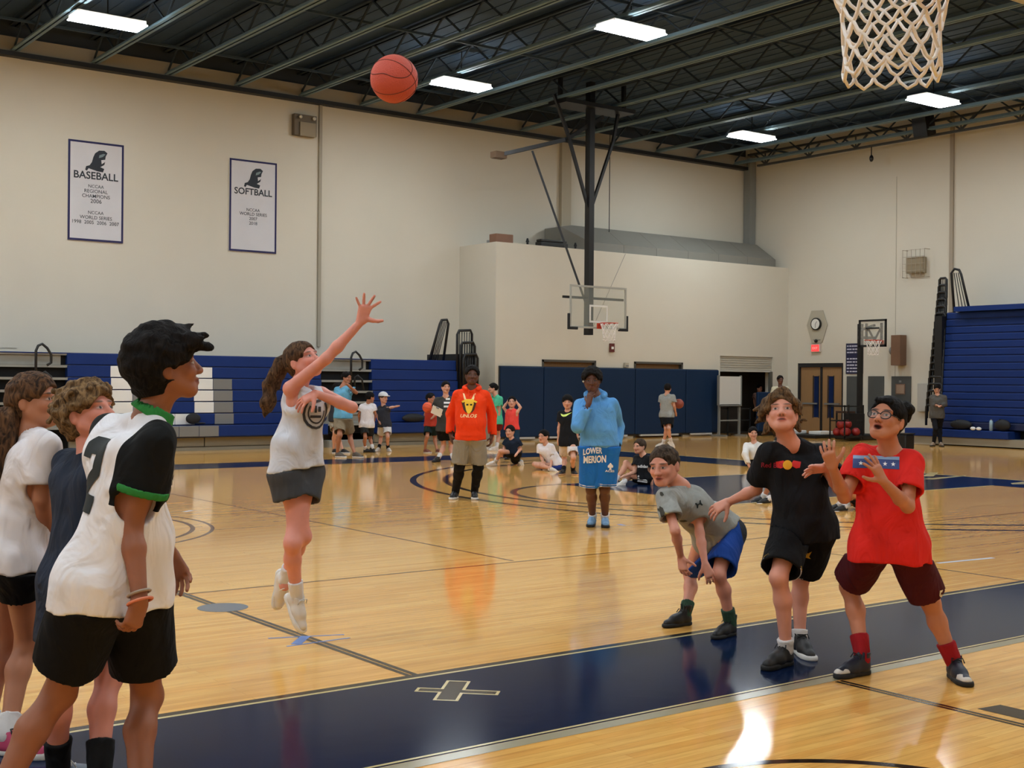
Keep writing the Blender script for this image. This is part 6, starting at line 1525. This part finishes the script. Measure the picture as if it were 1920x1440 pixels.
def blue_man():
    b = on_floor(1120, 992)
    P = Person(dict(base=b, H=1.77, res=.014, hres=.006, hairres=.007, handres=.006, pel=(1124, 834, 0), neck=(1117, 739, 0), shR=(1148, 757, .0), shL=(1086, 758, .0), head=(1110, 713, -.03), look=(-6, -2, 0), hs=.235,
        elL=(1082, 800, -1), wrL=(1104, 757, -1), elR=(1160, 800, 1), wrR=(1155, 838, -1), knL=(1108, 918, -.1), knR=(1134, 917, -.1), footL=((1112, 984), (1096, 997)), footR=((1134, 985), (1139, 999)), girth=1.02,
        handL=hd((.15, .95, -.1), (.5, .0, -.8), (-.4, .2, -.2), .55, .2), handR=None),
        'man in a light blue hoodie and bright blue shorts, hand held to his mouth')
    P.report('blue'); P.body(S_DARK)
    hoodie(P, M_SKYB, hem=.02)
    P.shorts(M_BLUE2, frac=.92, w0=.128, w1=.124, noise=.006)
    P.hair(H_DK, thick=.034, line=.066, back=-.03, noise=.005, nfreq=150)
    MB().ball(P.hp(.086, .0, -.012), .011*P.hs, 10, 8).build('earbud', M_WHITEP, P.root, smooth=True)
    for k in 'LR': P.legwear(M_SOCKW, 'sock', k, .86, 1.0); P.shoe(k, M_SHOEBL, M_SOLEB, M_LACEW, high=.03)
    bv = bvh_of(P.vf['shorts']); n = cdir((0, 0, 1)); v = np.array((0, 0, 1.)); u = unit(np.cross(v, n)); D = P.depth; wh = mat('white_print', 0)
    wrap_print('lettering', fit_polys(*text_polys('LOWER', bold=.035), w=.20, h=.066), at(1110, 843.5, D), unit(u+v*.10), v, n, bv, wh, P.root, .006, seg=.03, bend=lambda x, y: (x, y-1.2*x*x))
    wrap_print('lettering', fit_polys(*text_polys('MERION', bold=.035), w=.235, h=.078), at(1114, 860, D), unit(u+v*.06), v, n, bv, wh, P.root, .006, seg=.03)
    wrap_print('spade_emblem', fit_polys(*poly2([(0, .5), (.4, .05), (.36, -.2), (.12, -.2), (.18, -.5), (-.18, -.5), (-.12, -.2), (-.36, -.2), (-.4, .05)]), w=.06, h=.075), at(1143, 873, D), u, v, n, bv, wh, P.root, .006, seg=.03)
    wrap_print('lettering', fit_polys(*text_polys('ACES', bold=.03), w=.1, h=.022), at(1142, 882, D), unit(u-v*.05), v, n, bv, wh, P.root, .006, seg=.03)
    for k in 'LR':
        hp_, kn = P.J['hip'+k], P.J['kn'+k]; c = hp_+(kn-hp_)*.92; d = unit(kn-hp_)
        for o_ in (.004, .024):
            S = Shape(); S.cone(c-d*(.012+o_), c-d*o_, .1275*P.f, .1275*P.f, .003, flat=3); S.cone(c-d*.08, c+d*.06, .118*P.f, .118*P.f, .003, sub=True); sdf_obj('hem_stripe', S, .009, M_SOCKW, P.root)
    return P
# ================================================================== players and visitors farther back
def far(base, H, label, pel, neck, shL, shR, head, look, elL, wrL, elR, wrR, knL, knR, legs, skn, top, top_kw, bot, bot_kw, hairm, hair_kw=None, shoe=None, sole=None, sock=None, res=.017, chest=(0, 0, 1), **kw):
    b = on_floor(*base) if len(base) == 2 else np.array(base, float)
    q = dict(base=b, H=H, res=res, hres=.009, hairres=.010, pel=pel, neck=neck, shL=shL, shR=shR, head=head, look=look, elL=elL, wrL=wrL, elR=elR, wrR=wrR, knL=knL, knR=knR, chest=chest, hs=kw.pop('hs', .22), limb=kw.pop('limb', .92), girth=kw.pop('girth', .95))
    q['farfeet'] = True; q.update(legs); q.update(kw)
    P = Person(q, label); P.report(label[:24]); P.body(skn)
    if top is not None: P.shirt(top, **top_kw)
    if bot is not None:
        if bot_kw.pop('pants', False):
            P.shorts(bot, frac=.5, w0=.10, w1=.09)
            for k in 'LR': P.leggings(bot, k)
        else: P.shorts(bot, **bot_kw)
    if hairm is not None: P.hair(hairm, **(hair_kw or dict(thick=.015, line=.066, back=-.05, noise=.003)))
    for k in 'LR':
        if sock is not None: P.legwear(sock, 'sock', k, .72, 1.0, h=.010)
        if shoe is not None: P.shoe(k, shoe, sole, None, h=.010)
    return P
C_ = lambda n, c: cloth(n, c)
def far_people():
    T = lambda **k: dict(dict(ease=.03, hem=.10, sleeve=.62, sw=.088, neck=.07, noise=.006), **k)
    Sh = lambda **k: dict(dict(frac=.78, w0=.118, w1=.112), **k)
    # boy in a black tee with a yellow tick mark
    P = far((1066, 890), 1.42, 'boy in black tee with a yellow tick mark and white shorts, beside the blue hoodie', (1066, 826), (1065, 770), (1052, 776), (1079, 776), (1064, 754), (-4, 0, 0), (1048, 802, 0), (1047, 826, -1), (1082, 802, 0), (1082, 826, -1), (1058, 858), (1075, 858), dict(footL=((1060, 886), (1056, 894)), footR=((1074, 886), (1077, 894))), S_LIGHT, M_TEEBLK, T(hem=.12), C_('white_shorts', (216, 206, 204)), Sh(), H_DK, dict(thick=.024, line=.04, back=-.05, noise=.003), M_SHOEB, mat('gum_sole', (190, 150, 110)), M_SOCKB)
    bv = bvh_of(P.vf['shirt']); n = cdir((0, 0, 1)); D = P.depth
    TICK = [(-.5, .05), (-.42, -.22), (-.28, -.32), (-.05, -.28), (.5, .22), (-.10, -.04), (-.28, -.08), (-.38, .0)]
    wrap_print('tick_mark', fit_polys(*poly2(TICK), w=.19, h=.075), at(1061.5, 777, D), cdir((1, 0, 0)), cdir((0, 1, 0)), n, bv, mat('lime_print', (214, 232, 120), rough=.8), P.root, .008, seg=.03)
    # boy sitting, leaning on one hand
    P = far((1030, 881), 1.42, 'boy in white tee and blue shorts sitting on the floor, leaning on one hand', (1042, 868), (1024, 832), (1012, 838), (1034, 838), (1019, 818), (-40, -2, 0), (1015, 856, 0), (1019, 868, -1), (1036, 858, 0), (1032, 876, -1), (1002, 870), (1014, 873, -.25), dict(ankL=(1022, 879, -.1), toeL=(.9, -.1, .3), ankR=(1032, 878, -.35), toeR=(.8, -.1, .5), hipR=(1046, 872, -.08), hipL=(1038, 872, .08)), S_LIGHT, M_TEEW, T(hem=.05), C_('blue_shorts', (38, 66, 160)), Sh(frac=.62), H_DK, dict(thick=.014, line=.064, back=-.05, noise=.003), M_SHOEW, M_SOLEB, None)
    # boy in black sitting with a knee up
    P = far((1195, 908), 1.46, 'boy in black sports kit sitting on the floor with one knee drawn up', (1210, 894), (1207, 852), (1196, 860), (1218, 860), (1199, 837), (-48, 0, 0), (1190, 885, -1), (1170, 893, -1), (1222, 885, 0), (1222, 905, 0), (1174, 868), (1178, 892, -.1), dict(ankL=(1154, 902, -.05), toeL=(-.8, -.2, .4), ankR=(1168, 905, -.2), toeR=(-.8, -.1, .5), hipL=(1206, 898, .06), hipR=(1212, 898, -.06)), S_LIGHT, M_TEEBLK, T(hem=.04), M_SHBLK, Sh(frac=.66), H_SHORT, dict(thick=.013, line=.064, back=-.05, noise=.003), M_SHOEW, M_SOLEW, M_SOCKW)
    bv = bvh_of(P.vf['shirt']); wp = mat('white_print', 0)
    wrap_print('chest_lettering', fit_polys(*text_polys('adidas', bold=.02), w=.15, h=.045), at(1205, 874, P.depth-.1), cdir((1, 0, 0)), cdir((0, 1, 0)), n, bv, wp, P.root, .008, seg=.03)
    sv = bvh_of(P.vf['shorts'])
    for i in range(3): wrap_print('shorts_stripe', poly2([(-.07, -.012), (.07, -.022), (.075, .002), (-.065, .014)]), at(1204, 893+i*4.5, P.depth-.1), cdir((1, 0, 0)), cdir((0, 1, 0)), n, sv, wp, P.root, .01, seg=.03)
    # player walking away carrying a ball
    P = far((1250, 838), 1.66, 'player in grey tee and black shorts walking off before the navy pads with a ball', (1250, 777), (1250, 738), (1241, 744), (1261, 744), (1252, 728), (165, 0, 0), (1240, 760, 0), (1241, 774, 1), (1264, 761, 0), (1267, 775, 1), (1249, 803), (1254, 803), dict(footL=((1248, 833), (1242, 830)), ankR=(1258, 828, -.15), toeR=(.6, -.6, .2)), S_LIGHT, M_GREYT, T(hem=.08), M_SHBLK, Sh(frac=.85), H_DK, None, M_SHOEW, M_SOLEW, M_SOCKW, chest=(0, 0, -1))
    basketball(tuple(at(1273, 757, P.depth+.22)), .12, 'orange ball tucked under the arm of the player in grey', mat('dull_ball', (150, 74, 58), rough=.6))
    # girl in white hoodie crouching
    P = far((1415, 876), 1.5, 'girl in a white hoodie crouching on the floor between the bending boy and black tee', (1424, 858), (1414, 829), (1400, 836), (1428, 836), (1412, 812), (0, -2, 0), (1397, 852, -1), (1404, 872, -1), (1432, 852, -1), (1428, 872, -1), (1412, 862), (1436, 862), dict(ankL=(1412, 876, .1), toeL=(0, -.1, 1), ankR=(1434, 876, .1), toeR=(0, -.1, 1)), S_LIGHT, C_('white_fleece', (220, 218, 212)), T(sleeve=1.92, sw=.055, ease=.04, hem=.02), C_('dark_leggings', (24, 26, 36)), dict(pants=True), H_DK, dict(thick=.016, line=.06, back=-.09, noise=.004), M_SHOEB, M_SOLEW)
    # person in the service opening and one by the wall
    far(tuple(np.append(on_y(1424, 728, 27.45)[:2], 0)), 1.60, 'person in a dull pink top standing in the corner service opening', (1425, 765), (1423, 736), (1416, 740), (1431, 740), (1424, 728), (30, 0, 0), (1414, 752, 0), (1416, 764, -1), (1433, 752, 0), (1432, 764, -1), (1420, 785), (1430, 785), dict(footL=((1420, 812), (1418, 815)), footR=((1430, 812), (1432, 815))), S_OLIVE, C_('dusty_pink_cotton', (120, 92, 84)), T(), M_SHBLK, Sh(), H_DK, None, M_SHOEB, M_SOLEW, res=.022)
    far(tuple(np.append(at(1463, 760, 34.5)[:2], 0)), 1.80, 'man in a cream shirt standing behind the boy in black tee', (1463, 766), (1463, 724), (1451, 729), (1475, 729), (1463, 712), (8, 0, 0), (1448, 748, 0), (1448, 764, -1), (1478, 748, 0), (1478, 764, -1), (1457, 800), (1469, 800), dict(footL=((1457, 828), (1455, 833)), footR=((1469, 828), (1471, 833))), S_DARK, C_('cream_cotton', (190, 184, 160)), T(), M_SHBLK, Sh(), H_DK, None, M_SHOEB, M_SOLEW, res=.022)
    # woman by the right bleachers
    P = far(tuple(np.append(on_x(1757, 780, 28.35)[:2], 0)), 1.70, 'woman in a grey cardigan and dark trousers standing by the right bleachers', (1757, 776), (1758, 739), (1749, 745), (1769, 745), (1757, 729), (-20, -25, 0), (1747, 758, 0), (1756, 760, -1), (1772, 758, 0), (1762, 762, -1), (1754, 804), (1762, 804), dict(footL=((1753, 828), (1749, 833)), footR=((1763, 828), (1763, 834))), S_LIGHT, C_('grey_knit', (84, 82, 78)), T(sleeve=1.9, sw=.055, hem=.12), C_('dark_trousers', (22, 22, 26)), dict(pants=True), H_DK, dict(thick=.014, line=.06, back=-.1, noise=.003), mat('pale_shoe', (150, 130, 110), rough=.6), M_SOLEB, res=.02)
    # group by the left bleacher aisle
    P = far((642, 858), 1.84, 'man in a teal polo and khaki shorts, hand to his chin, by the bleacher aisle', (643, 779), (643, 723), (631, 731), (656, 730), (650, 708), (60, -4, 0), (634, 757, 0), (641, 772, -1), (668, 736, 0), (655, 724, -1), (637, 816), (656, 815), dict(footL=((630, 852), (640, 859)), footR=((662, 849), (672, 856))), S_OLIVE, C_('teal_polo', (104, 170, 204)), T(hem=.06), C_('khaki_cloth', (134, 120, 98)), Sh(frac=.84), H_DK, dict(thick=.016, line=.066, back=-.05, noise=.002), mat('tan_shoe', (92, 84, 76), rough=.6), M_SOLEW)
    far((629, 850), 1.60, 'person in pale trousers half hidden behind the man in the teal polo', (629, 783), (632, 738), (626, 744), (638, 744), (634, 728), (90, 0, 0), (624, 762, 0), (627, 778, 0), (638, 762, 0), (640, 778, 0), (628, 812), (634, 812), dict(footL=((624, 838), (630, 842)), footR=((640, 836), (646, 840))), S_LIGHT, C_('dark_grey_cotton', (52, 54, 60)), T(), C_('pale_cloth', (160, 150, 132)), Sh(), H_DK, None, M_SHOEB, M_SOLEW, res=.022)
    far((692, 848), 1.36, 'boy in white tee and dark shorts, back turned, by the bleacher aisle', (688, 795), (690, 755), (678, 762), (701, 762), (694, 745), (130, -5, 0), (673, 776, 0), (674, 790, 1), (704, 776, 0), (702, 788, 1), (685, 820), (694, 820), dict(footL=((682, 847), (692, 849)), ankR=(699, 840, -.05), toeR=(.5, -.7, .2)), S_OLIVE, M_TEEW, T(hem=.10), C_('dark_green_grey', (40, 42, 42)), Sh(), H_DK, None, M_SHOEB, M_SOLEB, M_SOCKW, chest=(.2, 0, -1))
    P = far((721, 846), 1.40, 'boy in a white cap and dark tee stretching one arm to the right', (721, 794), (719, 759), (711, 766), (728, 766), (719, 746), (50, 0, 0), (708, 782, 0), (712, 792, -1), (733, 764, 0), (743, 762, 0), (714, 819), (727, 819), dict(footL=((713, 842), (711, 848)), footR=((727, 842), (730, 848))), S_LIGHT, C_('charcoal_tee', (52, 54, 62)), T(hem=.10), C_('white_mesh', (214, 212, 210)), Sh(), H_SHORT, None, M_SHOEW, M_SOLEW, M_SOCKB)
    S = Shape(); S.ell(P.hp(0, -.01, .045), (.10, .122, .098), P.hf, .01); S.cut(P.hp(0, 0, .042), -P.hf[2]); S.ell(P.hp(0, .12, .045), (.07, .075, .012), P.hf, .01); sdf_obj('baseball_cap', S, .009, mat('cap_white', (206, 204, 206), rough=.8), P.root)
    # group left of the orange hoodie
    P = far((803, 849), 1.38, 'child in an orange top and green shorts holding an orange ball by the bleachers', (808, 795), (808, 758), (800, 764), (817, 764), (808, 747), (60, 0, 0), (797, 778, 0), (805, 772, -1), (816, 778, 0), (810, 784, -1), (801, 819), (815, 818), dict(footL=((795, 843), (803, 848)), footR=((818, 842), (824, 847))), S_OLIVE, C_('rust_orange_cotton', (178, 60, 44)), T(tank=True, hem=.06), C_('dark_green_cloth', (22, 42, 44)), Sh(), H_DK, None, mat('red_brown_shoe', (110, 60, 50), rough=.6), M_SOLEW)
    basketball(tuple(at(802, 764, P.depth-.40)), .115, 'bright orange ball held by the child near the clipboard', mat('bright_orange_ball', (232, 92, 52), rough=.6))
    P = far((832, 866), 1.66, 'woman in a charcoal printed tee holding a white clipboard', (836, 800), (836, 742), (820, 750), (852, 750), (836, 726), (18, 2, 0), (814, 772, 0), (824, 776, -1), (856, 774, 0), (850, 792, -1), (832, 834), (846, 834), dict(footL=((826, 860), (822, 867)), footR=((848, 856), (852, 862))), S_LIGHT, C_('charcoal_print_tee', (62, 62, 60)), T(hem=.10), M_SHBLK, Sh(frac=.6), H_DK, dict(thick=.012, line=.06, back=-.05, noise=.002), M_SHOEB, M_SOLEB, M_SOCKW)
    bv = bvh_of(P.vf['shirt'])
    for i, (t, w) in enumerate((('GO', .08), ('TEAM', .15), ('CAMP', .15))): wrap_print('chest_print', poly2([(-w/2, -.018), (w/2, -.018), (w/2, .018), (-w/2, .018)]), at(840, 748+i*7, P.depth), cdir((1, 0, 0)), cdir((0, 1, 0)), n, bv, mat('white_print', 0), P.root, .01, seg=.05)
    e = empty('clipboard', tuple(at(818, 770, P.depth-.3)), 'white clipboard in the hands of the woman in charcoal', 'clipboard')
    c = at(819, 771, P.depth-.30); MB().obox(c, cdir((.8, -.35, .3))*.11, cdir((.3, .9, .3))*.08, np.cross(cdir((.8, -.35, .3)), cdir((.3, .9, .3)))*.005).build('board', mat('clipboard_white', (214, 208, 196), rough=.6), e); MB().obox(c+cdir((.3, .9, .3))*.07, cdir((.8, -.35, .3))*.03, cdir((.3, .9, .3))*.012, np.cross(cdir((.8, -.35, .3)), cdir((.3, .9, .3)))*.012).build('clip', M_GREYP, e)
    # group right of the orange hoodie
    far((928, 845), 1.66, 'boy in a mint green tee and red shorts in profile behind the orange hoodie', (929, 786), (930, 740), (922, 748), (938, 748), (924, 728), (-80, 0, 0), (923, 770, 0), (921, 788, 0), (936, 770, 0), (934, 788, 0), (924, 812), (934, 812), dict(footL=((923, 840), (912, 843)), footR=((936, 840), (926, 845))), S_LIGHT, C_('mint_cotton', (84, 190, 150)), T(hem=.12), C_('dark_red_cloth', (124, 30, 34)), Sh(frac=.6), H_DK, None, M_SHOEW, M_SOLEW, M_SOCKW, chest=(-1, 0, .3))
    P = far((962, 861), 1.34, 'boy in a coral top with both hands on his head before the navy pads', (960, 803), (960, 766), (950, 772), (970, 772), (960, 754), (-5, 8, 0), (944, 764, 0), (954, 750, 1), (976, 764, 0), (966, 750, 1), (956, 832), (967, 832), dict(footL=((956, 856), (954, 861)), footR=((968, 856), (970, 861))), S_LIGHT, C_('coral_mesh', (232, 74, 66)), T(tank=True, hem=.04), C_('dark_teal_cloth', (20, 44, 62)), Sh(frac=.9), H_DK, None, M_SHOEB, M_SOLEB)
    P = far((952, 873), 1.40, 'boy in dark navy crouching on one knee at the edge of the court', (965, 846), (960, 822), (950, 828), (971, 828), (956, 809), (-25, 0, 0), (945, 840, 0), (943, 852, -1), (976, 842, 0), (968, 852, -1), (939, 846), (965, 866), dict(footL=((934, 872), (926, 874)), ankR=(978, 866, .15), toeR=(.4, -.7, -.3), hipL=(962, 850, .05), hipR=(968, 851, -.05)), S_LIGHT, C_('deep_navy_cotton', (20, 30, 46)), T(hem=.05), M_SHBLK, Sh(frac=.75), H_DK, None, M_SHOEW, M_SOLEW, M_SOCKW)
    # two sitting behind the boys in front
    far((1462, 940), 1.45, 'player in maroon shorts sitting on the floor behind the black tee', (1476, 918), (1478, 872), (1466, 880), (1490, 880), (1478, 856), (-20, 0, 0), (1462, 902, 0), (1455, 918, -1), (1494, 902, 0), (1498, 920, 0), (1446, 902), (1456, 926, -.1), dict(ankL=(1430, 934, -.1), toeL=(-.9, 0, .3), ankR=(1440, 936, -.25), toeR=(-.9, 0, .4)), S_OLIVE, M_TEEW, T(hem=.05), M_MAROON, Sh(frac=.8), H_DK, None, M_SHOEB, M_SOLEW, M_SOCKW)
    far((1600, 955), 1.45, 'player in black shorts sitting on the floor behind the red tee', (1618, 934), (1622, 884), (1610, 892), (1634, 892), (1622, 868), (-30, 0, 0), (1606, 915, 0), (1598, 932, -1), (1640, 915, 0), (1644, 935, 0), (1592, 922), (1600, 938, -.1), dict(ankL=(1572, 948, -.1), toeL=(-.9, 0, .3), ankR=(1584, 950, -.2), toeR=(-.9, 0, .4)), S_LIGHT, M_TEEBLK, T(hem=.05), M_SHBLK, Sh(frac=.8), H_SHORT, None, M_SHOEB, M_SOLEW, M_SOCKW)
for fn in (near_boy, curly_boy, left_girl, shooter, grey_boy, black_boy, red_boy, orange_man, blue_man, far_people): fn()
